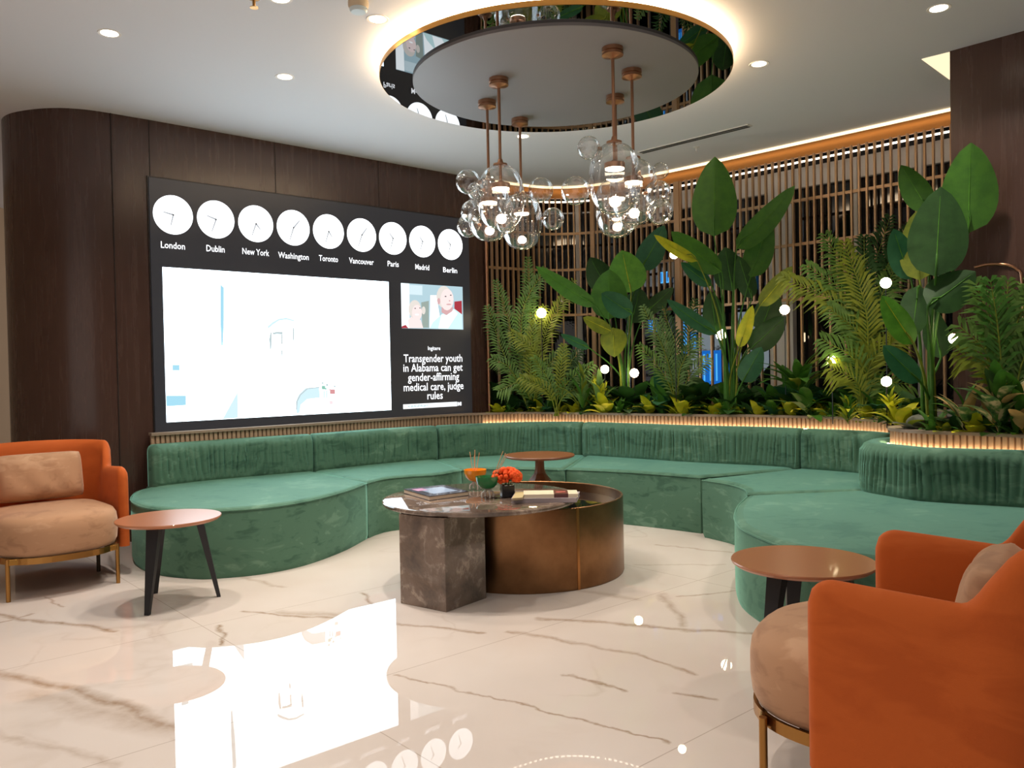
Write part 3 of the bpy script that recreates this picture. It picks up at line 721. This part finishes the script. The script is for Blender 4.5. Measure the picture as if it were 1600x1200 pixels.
for k in range(6):
    a=k*math.pi/3; G().tube([dov+V(.7*math.cos(a),.7*math.sin(a),.02),dov+V(.7*math.cos(a),.7*math.sin(a),H-3.12)],.01,8).build('hanger',BRASS,di,org=dov)
# ================================================================ PENDANTS
PZ=3.098
GLM=emis('lamp_disc_light',(1,.83,.62),14)
PEND=[('left cluster, nearest',779,123,[(731,284,19),(743,298,13),(791,350,15)]),('left cluster, left rear',761,158,[(738,331,18),(732,353,18)]),('left cluster, rear right',812,186,[(845,297,19.5),(864,342,17.5),(790,322,12)]),
      ('right cluster, nearest',957,75,[(920,231,18),(899,298,22.5),(984,346,14.5)]),('right cluster, right',987,110,[(1032,267,13),(1028,303,21),(1031,331,20)]),('right cluster, rear',961,150,[(964,330,18),(1004,318,15)])]
PL=['nearest glass bubble pendant of the left cluster, with the longest visible body','left rear glass bubble pendant of the left cluster','right rear glass bubble pendant of the left cluster, in front of the slatted screen',
    'nearest and largest-looking glass bubble pendant of the right cluster','right-hand glass bubble pendant of the right cluster','rear glass bubble pendant of the right cluster, its rod behind the nearest rod']
for k,(nm,px,py,bub) in enumerate(PEND):
    c=onz(px,py,PZ); c.z=PZ; Y=c.y
    t=thing('glass_pendant',c,PL[k],'pendant lamp','glass bubble pendant lamps')
    G().lathe((0,0,0),[(.062,.0),(.062,-.022),(.055,-.024),(.055,-.032),(.062,-.034),(.062,-.044),(.03,-.05),(.012,-.06)],28).build('canopy',COPPER,t,smooth=30)
    zd=2.405-PZ
    G().tube([(0,0,-.05),(0,0,zd+.02)],.0095,10).build('rod',COPPER,t,smooth=True)
    zc_=zd-.055
    G().lathe((0,0,zc_+.205),[(.045,-.005),(.045,.005),(.02,.012),(.013,.035)],20).build('cap',COPPER,t,smooth=30)
    # capsule-like glass body
    prof=[]
    for i in range(25):
        th=math.pi*i/24; c_,s_=math.cos(th),math.sin(th); prof.append((max(.001,.150*abs(s_)**.80),.205*(1 if c_>0 else -1)*abs(c_)**.86))
    prof=[(r_,z+zc_-.005) for r_,z in prof][::-1]
    G().lathe((0,0,0),prof,40).build('glass_body',GLASS,t,smooth=True)
    hs=G().lathe((0,0,zd),[(.058,0),(.06,.004),(.06,.03),(.03,.036),(.012,.05)],28).build('lamp_housing',COPPER,t,smooth=30)
    G().lathe((0,0,zd-.006),[(.001,0),(.054,0),(.054,.006),(.001,.006)],28).build('lamp_disc',GLM,t)
    for i,(bx,by,br) in enumerate(bub):
        dY=(-.05,.05,-.12)[i%3]; p=ond(bx,by,Y+dY)-c
        r_=pxw(br,Y+dY)
        gb=G().ball(p,r_,28,18).build('glass_bubble',GLASS,t,smooth=True)
        ax=V(0,0,max(zc_-.19,min(zc_+.19,p.z))); dv=(p-ax); dv.normalize(); q=p-dv*r_
        G().tube([q-dv*.012,q+dv*.008],.011,10).build('connector',COPPER,gb,smooth=True)
    area('lamp_glow',(0,0,zd-.012),.1,3.5,WARM,170,t)
# ================================================================ DOWNLIGHTS ETC
def downlight(x,y,label,cl=False,pw=13):
    t=thing('downlight',(x,y,H),label,'ceiling light','recessed ceiling downlights')
    G().lathe((0,0,0),[(.05,-.0005),(.062,-.003),(.064,0)],32).build('trim_ring',mat('white_trim',srgb(235,232,228),.5),t,smooth=True)
    G().lathe((0,0,0),[(.001,-.002),(.046,-.002)],32).build('lens',LAMP,t)
    area('lamp_glow',(0,0,-.02),.09,pw,(1,.89,.76),120,t)
    return t
for px,py,lb in ((171,52,'left-hand recessed downlight above the dark wood wall'),(445,120,'recessed downlight nearest the video wall, left of the mirrored disc'),(590,30,'recessed downlight beside the smoke detector'),
                 (1186,100,'recessed downlight just right of the mirrored disc'),(1467,13,'recessed downlight at top right near the dark column'),(817,213,'recessed downlight just behind the mirrored disc'),(438,-2,'recessed downlight at the top edge near the sprinkler')):
    p=onz(px,py,H); downlight(p.x,p.y,lb)
for k,(x,y) in enumerate(((-1.3,1.2),(0,-1.8),(-2.9,.8),(-.2,1.9),(-3.2,2.6))):  # added fill lamps out of view, brightening floor and seating
    downlight(x,y,('added unseen fill downlight '+('just left of','far behind','farther left of','ahead of','ahead and left of')[k]+' the viewpoint'),pw=(14,14,6,12,5)[k])
p=onz(397,8,H-.04)
s=thing('sprinkler',(p.x,p.y,H),'small ceiling sprinkler head at the top left','sprinkler')
G().lathe((0,0,0),[(.035,0),(.03,-.008),(.008,-.012),(.008,-.05)],16).build('body',BRASS,s,smooth=30)
G().lathe((0,0,0),[(.022,-.052),(.022,-.055),(.002,-.055)],16).build('deflector',BRASS,s)
p=onz(1088,233,H-.02)
s=thing('sprinkler',(p.x,p.y,H),'small white sprinkler near the linear air slot','sprinkler')
G().lathe((0,0,0),[(.03,0),(.026,-.006),(.007,-.01),(.007,-.04)],16).build('body',mat('white_plastic',srgb(220,218,215),.5),s,smooth=30)
p=onz(560,12,H-.03)
s=thing('smoke_detector',(p.x,p.y,H),'round white smoke detector beside the mirrored disc','smoke detector')
G().lathe((0,0,0),[(.055,0),(.055,-.02),(.05,-.035)],28).build('base',mat('cream_plastic',srgb(215,195,165),.5),s,smooth=30)
G().lathe((0,0,0),[(.047,-.035),(.047,-.045),(.04,-.055),(.001,-.057)],28).build('sensor_head',mat('pale_plastic',srgb(210,225,230),.4),s,smooth=30)
a=onz(1000,238,H);b=onz(1172,195,H); d=(b-a); L=d.length; an=math.atan2(d.y,d.x); mid=(a+b)/2
s=thing('air_slot',mid,'long linear air diffuser slot in the ceiling above the planting','vent',rz=an)
G().box((0,0,-.004),(L,.075,.008)).build('frame',mat('slot_frame',srgb(205,203,200),.5),s)
for yy in(-.02,.02): G().box((0,yy,-.009),(L-.03,.022,.004)).build('slot',mat('slot_black',(.01,.01,.012,1),.6),s)
tt=[onz(1440,92,H),onz(1484,81,H),onz(1484,124,H)]
lc=thing('cove_light',tt[0],'small glowing triangle standing in for the lit ceiling step beside the dark column','light')
G().prism([((p-tt[0]).x,(p-tt[0]).y) for p in tt],-.004,-.001).build('diffuser',emis('ceiling_glow_paint',(1,.80,.50),1.3),lc)  # flat glowing plate paints in the warm-lit ceiling step, no lamp here
#
# ================================================================ ON THE TABLE
TZ=.516
def bookbox(g,c,d,rz): return g.box(c,d,rz)
def book(px_corners,z0,th,coverm,pagem,label,name='book',spine=True,extra=None):
    P=[onz(x,y,z0+th) for x,y in px_corners]; c=sum(P,V(0,0,0))/4; c.z=z0
    t=thing(name,c,label,'book')
    pol=[((p.x-c.x),(p.y-c.y)) for p in P]
    def sc(k): return [(x*k,y*k) for x,y in pol]
    G().prism(sc(.985),.003,th-.003).build('pages',pagem,t)
    G().prism(pol,th-.003,th).build('cover',coverm,t); G().prism(pol,0,.003).build('cover',coverm,t)
    return t,pol
pages=mat('book_pages',srgb(222,205,185),.7); bcov=mat('dark_blue_cover',srgb(42,42,62),.12,coat=.6)
PB=[(630.5,764),(671,775.5),(732,767.5),(692,757.5)]
t,pol=book(PB,TZ,.026,bcov,pages,'dark blue hardback picture book lying on the left of the marble table')
pic=[(x*.62+.01,y*.62) for x,y in pol]
G().prism(pic,.026,.0265).build('cover_picture',mat('cover_picture',srgb(165,190,225),.15,coat=.5),t)
pic=[(x*.26-.10,y*.26+.03) for x,y in pol]; G().prism(pic,.0265,.0268).build('cover_picture',mat('cover_picture_pink',srgb(200,150,190),.2),t)
# magazine stack on the right
PM=[(798,781),(901,780),(903,772),(802,769.5)]
greyc=mat('lilac_grey_cover',srgb(168,158,165),.4)
book([(798.5,779.5),(901,778),(906,768),(806,767.5)],TZ,.024,greyc,mat('lilac_pages',srgb(175,165,172),.6),'thick lilac-grey book lying under the cream one on the marble table')
cream=mat('cream_cover',srgb(235,225,200),.35)
t,pol=book([(818,773),(903,771.5),(901,765.5),(818,766.5)],TZ+.024,.02,cream,mat('cream_pages',srgb(240,228,205),.6),'cream book with dark red label on top of the lilac-grey book')
def band(k0,k1,m,nm,zz=.0005,par=t,p_=pol):
    A,B,C_,D=[V(x,y,0) for x,y in p_]; q=[A.lerp(B,k0),A.lerp(B,k1),D.lerp(C_,k1),D.lerp(C_,k0)]; q=[V(a.x,a.y,0)*1.006 for a in q]
    return G().prism([(a.x,a.y) for a in q],-.0003,.0205+zz).build(nm,m,par)
band(.56,.82,mat('dark_red_label',srgb(92,40,40),.3),'cover_label')
band(.60,.78,mat('faded_red_text',srgb(170,80,72),.4),'title_strip',.0008).scale=(1,.35,1)
t,pol=book([(800,778.5),(816,777.5),(822,768),(806,768.5)],TZ+.024,.012,mat('straw_cover',srgb(190,175,130),.5),pages,'small straw-coloured booklet beside the cream book')
# flower in black vase
vc=onz(793,778,TZ); vc=V(onz(793,776,TZ).x,onz(793,776,TZ).y,TZ)
t=thing('flower_vase',vc,'small black cube vase on the marble table','vase')
bevel(G().box((0,0,.035),(.075,.075,.07),R(10)).build('vase',mat('black_ceramic',(.012,.012,.015,1),.2),t),.004)
t=thing('flower_bouquet',vc+V(0,0,.07),'round bunch of orange-red flowers in the black vase','flowers')
g=G(); rg=random.Random(8)
for k in range(120):
    th=rg.uniform(0,2*math.pi); ph=math.acos(rg.uniform(-.6,1)); d=V(math.sin(ph)*math.cos(th),math.sin(ph)*math.sin(th),math.cos(ph))
    c=V(d.x*.078,d.y*.065,d.z*.042+.048); g.ball(c+V(0,0,0),rg.uniform(.011,.017),7,5)
g.build('blossoms',velvet('orange_petals',(.85,.10,.02,1),(.6,.045,.01,1),(.95,.22,.05,1),sheen=0,scale=20),t,smooth=True)
g=G()
for k in range(7): g.tube([(rg.uniform(-.02,.02),rg.uniform(-.02,.02),-.05),(rg.uniform(-.03,.03),rg.uniform(-.03,.03),.03)],.003,5)
g.build('stems',mat('flower_stem',srgb(60,90,40),.6),t)
def goblet(px,py,rim_w,bowl,label,m_in):
    c=onz(px,py,TZ); c=V(c.x,c.y,TZ); t=thing('glass_bowl',c,label,'bowl','coloured glass bowls on clear feet')
    r_=rim_w
    prof=[(.02,.052),(r_*.62,.062),(r_*.86,.082),(r_*.97,.105),(r_,.125),(r_*.95,.125),(r_*.9,.105),(r_*.78,.084),(r_*.5,.068),(.001,.064)]
    G().lathe((0,0,0),prof,32).build('bowl',m_in,t,smooth=40)
    for k in range(4):
        a=k*math.pi/2+.4; d=V(math.cos(a),math.sin(a),0)
        G().tube([d*.006+V(0,0,.055),d*.018+V(0,0,.042),d*.034+V(0,0,.03),d*.038+V(0,0,.012),d*.034+V(0,0,.004)],[.005,.005,.0045,.004,.005],8).build('foot',mat('clear_foot',(.75,.72,.68,1),.08,spec=.8),t,smooth=True)
    return t
gg=mat('green_glass',(.02,.22,.07,1),.12,spec=.7); og=mat('orange_glass',(.95,.32,.01,1),.15,spec=.7,emit=(1,.35,.02,1),es=0)
goblet(762,778,.068,'g','green glass bowl on clear feet on the marble table',gg)
goblet(743,765,.070,'o','orange glass bowl behind the green bowl on the marble table',og)
def reeds(px,py,tips,label):
    c=onz(px,py,TZ); c=V(c.x,c.y,TZ+.066); t=thing('reed_sticks',c,label,'reed sticks','diffuser reeds')
    for (tx,ty) in tips:
        p=ond(tx,ty,c.y)-c; G().tube([(p.x*.1,.0,.0),tuple(p)],.0022,6).build('reed',mat('reed',srgb(215,165,120),.7),t)
reeds(742,765,[(734,706),(742,703),(749,707),(741,712)],'light wooden reeds standing in the orange glass bowl')
reeds(764,778,[(786,705),(790,708),(793,709),(784,710)],'light wooden reeds leaning in the green glass bowl')
# ================================================================ PLANTS
def leafmat(name,c,c2=None,tr=.25,rough=.52,spot=None):
    m=mat(name,c,rough,spec=.4); n=N(m); t=m.node_tree; v=n.coords('World',(1,1,1)); a=n.noise(v,14,3,.6)
    c2=c2 or tuple(x*1.5 for x in c[:3])+(1,)
    stops=[(.35,c),(.65,c2)]
    if spot: stops=[(.40,c),(.5,c2),(.6,spot)]
    col=n.ramp(a.outputs[0],stops); n.l(col,n.b.inputs['Base Color'])
    tl=n.n('ShaderNodeBsdfTranslucent'); n.l(col,tl.inputs[0]); mx=n.n('ShaderNodeMixShader'); mx.inputs[0].default_value=tr
    n.l(n.b.outputs[0],mx.inputs[1]); n.l(tl.outputs[0],mx.inputs[2]); n.l(mx.outputs[0],t.nodes['Material Output'].inputs[0]); return m
LB=leafmat('leaf_bright_green',(.07,.24,.02,1),(.11,.33,.03,1)); LM=leafmat('leaf_mid_green',(.045,.15,.018,1),(.065,.2,.022,1)); LD=leafmat('leaf_dark_green',(.018,.065,.014,1),(.028,.09,.02,1))
LT=leafmat('leaf_blue_green',(.02,.11,.05,1),(.03,.14,.06,1)); LY=leafmat('leaf_yellow_green_lit',(.42,.48,.02,1),(.62,.60,.03,1)); LO=leafmat('leaf_olive_lit',(.15,.20,.02,1),(.24,.29,.025,1))  # yellow-green and olive brightened so their colour carries light on the leaves
LG=leafmat('leaf_grey_green',(.11,.13,.09,1),(.16,.17,.12,1)); LV=leafmat('leaf_variegated',(.03,.10,.03,1),(.10,.2,.05,1),spot=(.5,.42,.22,1)); LP=leafmat('palm_green',(.08,.17,.03,1),(.13,.25,.045,1)); LPp=leafmat('palm_pale_green',(.10,.20,.06,1),(.17,.29,.09,1))
LTAN=leafmat('leaf_tan',(.5,.34,.13,1),(.65,.45,.18,1))
VARS={'b':LB,'m':LM,'d':LD,'t':LT,'y':LY,'o':LO,'g':LG,'v':LV,'p':LP,'q':LPp,'n':LTAN}
def leaf(g,base,tip,w,nrm,bend=.12,fold=.12,n=12,shape=.75,point=1.0):
    base=Vector(base);tip=Vector(tip); d=tip-base; L=d.length; dn=d.normalized(); nrm=Vector(nrm); side=dn.cross(nrm)
    if side.length<.05: side=dn.cross(Vector((1,0,.2)))
    side.normalize(); up=side.cross(dn).normalized()
    vs=[];fs=[]; m=7
    for i in range(n+1):
        t=i/n; ww=w/2*max(.02,math.sin(math.pi*min(1,t**shape))**(.62))*(1 if t<.7 else (1-(t-.7)/.3*(1-point)*.5))
        c=base+d*t+up*(bend*L*math.sin(math.pi*t)*1.0)
        for j in range(m):
            u=(j/(m-1)*2-1); vs.append(c+side*(u*ww)+up*(fold*ww*abs(u)*1.2+.02*ww*math.sin(t*25+u*2)*abs(u)))
    for i in range(n):
        for j in range(m-1): q=i*m+j; fs.append((q,q+1,q+m+1,q+m))
    return g.add(vs,fs)
def paradise(name,root,Y0,leaves,label,stemr=.010,dup=0):
    r_=onz(root[0],root[1],.79); r_=ond(root[0],root[1],Y0); r_.z=.79
    t=thing(name,r_,label,'plant'); rg=random.Random(len(label))
    for i,(bx,by,tx,ty,wpx,c,dy,tw) in enumerate(leaves):
        Y=Y0+dy; b=ond(bx,by,Y); e=ond(tx,ty,Y-.03+rg.uniform(-.08,.08)); ww=pxw(wpx,Y)*(1.08 if Y0<6 else 1.16)
        nv=V(-.35*tw-b.x/Y*.9,-1,.25).normalized()
        rs_=rg.uniform(.3,1.4); g=G(); leaf(g,b,e,ww,-nv,bend=.05*rs_,fold=.16); 
        g.mi=1; dd=e-b; rib=[b+dd*(q/10)+V(0,-.004,0) for q in range(10)]; dn=dd.normalized(); sd=dn.cross(-nv).normalized(); upv=sd.cross(dn).normalized(); bd=.05*rs_
        g.tube([b+dd*(q/10)+upv*(bd*dd.length*math.sin(math.pi*q/10))-upv*.001 for q in range(10)],[.0045*(1-.8*q/10) for q in range(10)],6)
        lf=g.build('leaf',[VARS[c],VARS['b' if c in 'mdt' else 'y']],t,smooth=80,org=r_,recalc=False)
        # midrib
        g2=G(); L=(e-b); 
        # stalk from root to leaf base
        r1=r_+V(rg.uniform(-.04,.04),rg.uniform(-.04,.04),0); k=(b-r1); mid=r1+V(k.x*.25,k.y*.25,k.z*.6)
        st=catmull([r1,mid,b,b+(e-b)*.25],.06); rads=[stemr*(1-.6*i_/len(st)) for i_ in range(len(st))]
        G().tube(st,rads,7).build('stalk',VARS['o' if c in'byo' else 'm'],t,smooth=True,org=r_)
    return t
BA=[(986,457,972,391,52,'b',.0,0),(951,499,952,421,50,'m',.05,0),(952,455,922,402,38,'d',.3,0),(932,478,837,416,24,'m',-.05,.0),(958,512,960,558,36,'o',-.1,0),(955,517,911,496,20,'o',-.1,0),(921,544,876,522,13,'t',0,0),
    (988,490,940,458,32,'t',-.15,.2),(1001,422,1038,352,36,'t',.25,0),(1008,489,1052,449,22,'d',.2,0),(986,505,1000,450,40,'d',.25,.3)]
paradise('bird_of_paradise_plant',(978,640),8.05,BA,'broad-leaved plant with round light green leaf standing left of the palm with the lamp',.011)
BB=[(1116,369,1117,245,60,'m',.0,0),(1151,389,1242,290,34,'m',.0,.3),(1173,433,1202,343,38,'m',.1,0),(1128,425,1049,362,34,'m',-.05,0),(1090,408,1022,367,16,'y',-.1,0),(1112,446,1064,410,20,'t',0,0),(1120,522,1042,468,21,'t',-.1,0),
    (1145,455,1133,386,42,'d',.15,0),(1187,478,1238,416,25,'o',-.05,0),(1155,543,1176,477,19,'y',-.1,0),(1175,466,1154,400,26,'d',.1,0),(1160,597,1190,542,30,'t',-.1,0),(1172,546,1228,494,36,'d',.05,0),(1188,518,1212,452,38,'d',.15,.2),(1120,520,1110,455,30,'d',.2,0)]
paradise('bird_of_paradise_plant',(1140,640),7.3,BB,'tallest broad-leaved plant in the middle, one big upright oval leaf on top',.011)
BC=[(1513,364,1517,223,74,'m',-.52,0),(1462,432,1470,292,80,'d',-.5,0),(1453,330,1408,258,40,'m',.1,0),(1437,438,1432,330,50,'o',.0,0),(1424,437,1396,358,38,'t',.08,0),(1450,478,1524,424,58,'d',-.5,-.2),(1428,538,1378,462,36,'b',-.12,0),
    (1436,446,1424,528,42,'d',-.02,0),(1438,597,1380,540,34,'t',-.15,0),(1470,560,1455,480,36,'d',.1,0)]
paradise('bird_of_paradise_plant',(1455,650),5.55,BC,'large broad-leaved plant with very wide dark leaves in front of the dark column',.014)
def palm(root,Y0,fronds,label,c='p',leafl=.18,name='areca_palm',lw=.011,seed=1,rootz=.79):
    r_=ond(root[0],root[1],Y0); r_.z=rootz; t=thing(name,r_,label,'plant'); rg=random.Random(seed)
    sg=G()
    for i,fr_ in enumerate(fronds):
        mx_,my_,tx,ty=fr_[:4]; dy=fr_[4] if len(fr_)>4 else rg.uniform(-.2,.2); cc=fr_[5] if len(fr_)>5 else c
        m=ond(mx_,my_,Y0+dy*.5); e=ond(tx,ty,Y0+dy)
        pth=catmull([r_+V(rg.uniform(-.03,.03),rg.uniform(-.03,.03),0),m,e],.02)
        n=len(pth); sg.tube(pth,[.006*(1-.8*k/n)+.001 for k in range(n)],6)
        g=G(); P=resample(pth,.032); n=len(P); st=int(n*.30)
        Lf=leafl*1.1
        for k in range(st,n):
            u=(k-st)/max(1,n-st); T=(P[min(k+1,n-1)]-P[k-1]).normalized(); sd=T.cross(V(.15*rg.uniform(-1,1),-1,.35)); 
            if sd.length<.1: sd=T.cross(V(0,0,1))
            sd.normalize(); ll=Lf*(math.sin(math.pi*min(1,.12+u*.86))**.6)*rg.uniform(.85,1.1)
            for s_ in(-1,1):
                dr_=(T*.85+sd*s_*.8+V(0,rg.uniform(-.25,.25),-.02)).normalized(); b=P[k]; e1=b+dr_*ll*.5; e2=b+dr_*ll*.95+V(0,0,-.28*ll)
                wv=dr_.cross(V(0,-1,.3)).normalized()*lw
                g.add([b-wv*.3,b+wv*.3,e1+wv,e1-wv,e2],[(0,1,2,3),(3,2,4)])
        g.build('frond',VARS[cc],t,smooth=False,org=r_,recalc=False)
    sg.build('stems',VARS['o'],t,smooth=True,org=r_)
    return t
palm((832,640),8.3,[(830,520,825,405,.1),(800,520,775,440,.1,'p'),(815,500,850,420,0),(790,560,762,480,.1),(850,530,895,440,0,'o'),(800,580,770,560,0),(850,580,885,545,0),(840,560,800,520,-.1,'o'),(845,600,880,600,-.1),(815,600,780,610,-.2),(830,540,850,480,-.1,'o'),(870,560,930,610,.1,'d')],
     'feathery palm lit from below at the far left corner of the planter','p',.17,seed=3)  # olive fronds hold the yellow lamplight in their colour
palm((868,640),8.1,[(860,600,835,560,-.1),(875,590,880,540,0,'o'),(885,600,925,570,-.1),(870,600,905,548,.1,'d'),(855,610,815,590,-.15,'o'),(885,615,930,600,-.1)],'low feathery palm just right of the left corner palm','p',.14,seed=15)
palm((1058,640),7.6,[(1042,560,1005,480,-.1,'q'),(1052,570,1030,500,0,'q'),(1062,580,1090,530,-.1,'q'),(1040,590,1000,540,.1,'p'),(1075,590,1105,560,.1,'q'),(1060,560,1035,478,.2,'d'),(1070,560,1085,470,.2,'d')],
     'pale green feathery palm between the two clumps of broad leaves','q',.15,seed=5)
palm((1345,655),6.35,[(1345,480,1290,368,.1),(1330,480,1262,415,.1),(1350,450,1350,372,.15,'d'),(1365,470,1420,355,.2,'d'),(1330,500,1225,432,.05,'o'),(1355,520,1400,415,.1),(1350,540,1295,480,0),(1360,560,1410,490,0,'o'),(1340,570,1285,530,-.1),(1360,570,1400,530,-.1,'o'),(1340,600,1300,575,-.15,'o'),(1350,480,1390,340,.3,'d'),(1355,500,1320,380,.0,'o'),(1365,600,1420,600,-.1)],
     'tall feathery palm between the middle and right broad-leaved plants','p',.24,seed=7,lw=.012)
palm((1575,665),4.85,[(1560,540,1525,445,.05),(1570,520,1575,440,.1),(1545,560,1500,510,0,'p'),(1590,540,1610,455,.1),(1560,520,1548,440,.0,'m'),(1550,580,1500,550,0,'o'),(1600,560,1660,500,0),(1585,520,1625,430,.1)],
     'dense feathery palm at the right edge against the dark column','p',.22,seed=9,lw=.013)
def rosette(name,px,py,Y,label,c,nl,L,w,seed,elev=(20,80),grp=None,tip=None,z=.79,stem=0):
    r_=ond(px,py,Y); r_.z=z; t=thing(name,r_,label,'plant',grp); rg=random.Random(seed); gs={}
    for k in range(nl):
        a=rg.uniform(0,2*math.pi); el=R(rg.uniform(*elev)); d=V(math.cos(a)*math.cos(el),math.sin(a)*math.cos(el),math.sin(el))
        ll=L*rg.uniform(.7,1.15); hb=V(0,0,stem*rg.uniform(.1,1)); cc=c if isinstance(c,str) and len(c)==1 else rg.choice(c)
        g=gs.setdefault(cc,G()); b=hb+d*ll*.15; e=hb+d*ll+V(0,0,-.12*ll); nr=V(0,0,1) if el<R(60) else V(-math.cos(a),-math.sin(a),.3)
        leaf(g,b,e,w*rg.uniform(.8,1.2),nr,bend=.12,fold=.15,n=7)
        if stem or True: g.tube([hb*.3,hb,b],.003,5)
    first=None
    for cc,g in gs.items(): g.build('foliage',VARS[cc],t,smooth=80,recalc=False)
    return t
rosette('broadleaf_shrub',1248,640,6.9,'broad pointed-leaf shrub left of the tall palm, standing by the white post','mmo',30,.38,.085,2,(5,60),stem=.38)
rosette('broadleaf_shrub',1262,640,6.75,'lower pointed-leaf shrub in front of the white post','mmot',20,.32,.09,21,(0,50),stem=.15)
rosette('dracaena_plant',912,645,8.0,'spiky upright plant with narrow leaves in front of the left broad leaves','mlo'.replace('l','q'),34,.38,.05,4,(30,88),stem=.26)
rosette('dracaena_plant',938,640,7.9,'spiky yellow-tipped plant beside the lamp globe under the left broad leaves','yoq',22,.33,.055,41,(40,88),stem=.2)
rosette('aglaonema_plant',1560,672,4.8,'large variegated plant with tan-tipped leaves at the right front of the planter','mvvdn',34,.32,.08,6,(25,85),stem=.2)
rosette('aglaonema_plant',1512,668,4.98,'smaller variegated plant beside the right feathery palm','mvn',20,.30,.07,61,(20,80),stem=.1)
rosette('aglaonema_plant',1600,676,4.75,'variegated plant cut by the right edge of the photo','mvvn',26,.30,.075,66,(20,80),stem=.2)
rosette('grey_leaf_plant',1432,668,5.25,'plant with wide grey-green cupped leaves at the end of the near planter','ggo',8,.17,.14,8,(20,75))
rosette('feather_bush',1392,655,5.75,'yellow-green bushy plant around the low lamp by the near planter end','yoo',40,.17,.028,9,(10,85),stem=.16)
rosette('feather_bush',1325,655,6.15,'low bushy plant at the foot of the tall palm','yom',34,.17,.03,91,(5,80),stem=.12)
# ground cover row: individually placed
KINDS=[('lobed_creeper','y','yellow-green lobed creeper',12,.13,.06,(10,60)),('low_fern','m','low mid-green fern',16,.13,.022,(5,75)),('shade_plant','d','low dark-leaved shade plant',12,.13,.05,(5,65)),('herb_clump','yo','small-leaved olive and yellow clump',18,.09,.03,(5,75)),('shade_plant','mt','low blue-green shade plant',12,.13,.045,(5,70))]
LM_=[(780,'the copper post'),(832,'the left corner palm'),(912,'the spiky upright plant'),(978,'the left broad-leaved plant'),(1058,'the pale palm'),(1140,'the tallest broad-leaved plant'),(1250,'the pointed-leaf shrub'),(1345,'the tall palm'),(1392,'the low lamp'),(1432,'the grey cupped leaves'),(1512,'the smaller variegated plant'),(1570,'the right variegated plant')]
rg=random.Random(12); used={}
xs=list(range(778,1385,17))
pk=0
protos={}
def ground(px,row,k):
    kd=KINDS[k%len(KINDS)]
    i=min(range(len(PF)),key=lambda i:abs(PF[i].x/PF[i].y-ray(px,600).x/ray(px,600).y)) if px<1385 else min(range(len(PR)),key=lambda i:abs(PR[i].x/PR[i].y-ray(px,600).x/ray(px,600).y))
    pth=PF if px<1385 else PR
    p=pth[i]; dn=V(p.x,p.y,0).normalized(); q=p+dn*(.10+row*.17)
    nmr=min(LM_,key=lambda l:abs(l[0]-px)); side='left of' if px<nmr[0]-4 else ('right of' if px>nmr[0]+4 else 'under')
    rw=('at the front edge','in the second row','in the rear row')[row]
    lb=kd[2]+' '+rw+', '+side+' '+nmr[1]
    cnt=used.get(lb,0); used[lb]=cnt+1
    if cnt: lb=kd[2]+' '+rw+', farther '+side+' '+nmr[1]
    if cnt>1: lb=kd[2]+' '+rw+', farthest '+side+' '+nmr[1]
    key=k%len(KINDS)
    if key not in protos:
        protos[key]=rosette(kd[0],800,640,8,'x',kd[1],kd[3],kd[4],kd[5],100+key,kd[6],'low plants along the planter'); o=protos[key]
    else: o=copy_tree(protos[key])
    o.location=(q.x+rg.uniform(-.02,.02),q.y+rg.uniform(-.03,.03),.79); o.rotation_euler.z=rg.uniform(0,6.28); s=rg.uniform(1.3,1.9)*(1,1.6,2.1)[row]; o.scale=(s,s,s*rg.uniform(.9,1.2)); o['label']=lb
for j,px in enumerate(xs):
    ground(px,0,(0,1,3,2,0,4,3,0,2,1)[j%10])
    if j%2: ground(px+7,1,(2,1,4,2,3)[(j//2)%5])
    if j%3==0: ground(px+3,2,(2,4,2,1)[(j//3)%4])
for j,px in enumerate((1402,1422,1452,1478,1500,1528,1556,1584,1610)):
    ground(px,0,(0,2,1,3,2,0,2,1,3)[j]); 
    if j%2 and px<1470: ground(px,1,(2,4)[j//2%2])
# ================================================================ GLOBE LAMPS
GB=emis('globe_light',(1,.80,.50),26)
GL=[(846,489,8,8.2,'in the left corner palm'),(945,577,7,7.85,'low beside the spiky plant'),(991,583,7.5,7.9,'at the foot of the left broad-leaved plant'),(1053,398,7,7.5,'high among the long leaves under the right pendant cluster'),(1127,523,9,7.6,'behind the stalks of the tallest broad-leaved plant'),
    (1226,484,8,7.0,'in front of the white post'),(1300,563,8,6.25,'glowing in the low foliage left of the tall palm'),(1384,442,9,6.0,'high between the tall palm and the wide dark leaves'),(1385,596,8.5,5.75,'low at the planter end'),(1491,529,9,5.3,'right of the thick stalks by the dark column')]
for px,py,r_,Y,lb in GL:
    p=ond(px,py,Y); t=thing('globe_lamp',(p.x,p.y,.79),'globe lamp '+lb,'garden light','globe lamps in the planting')
    rad_=pxw(r_*.92,Y); h=p.z-.79
    G().tube([(0,0,0),(0,0,h-rad_)],.004,6).build('stem',BLACK,t)
    G().ball((0,0,h),rad_,20,14).build('globe',GB,t,smooth=True)
# copper railing loop by the column
pts=[ond(1522,418,5.15),ond(1545,413,5.12),ond(1575,414,5.05),ond(1590,422,5.02),ond(1597,440,5.0),ond(1601,560,4.98),ond(1604,660,4.96)]
g=G(); pth=catmull(pts,.02); tag(g.tube(pth,.009,10).build('bent_pipe',COPPER,smooth=True),'thin bent copper pipe rising beside the right palm against the column','pipe')
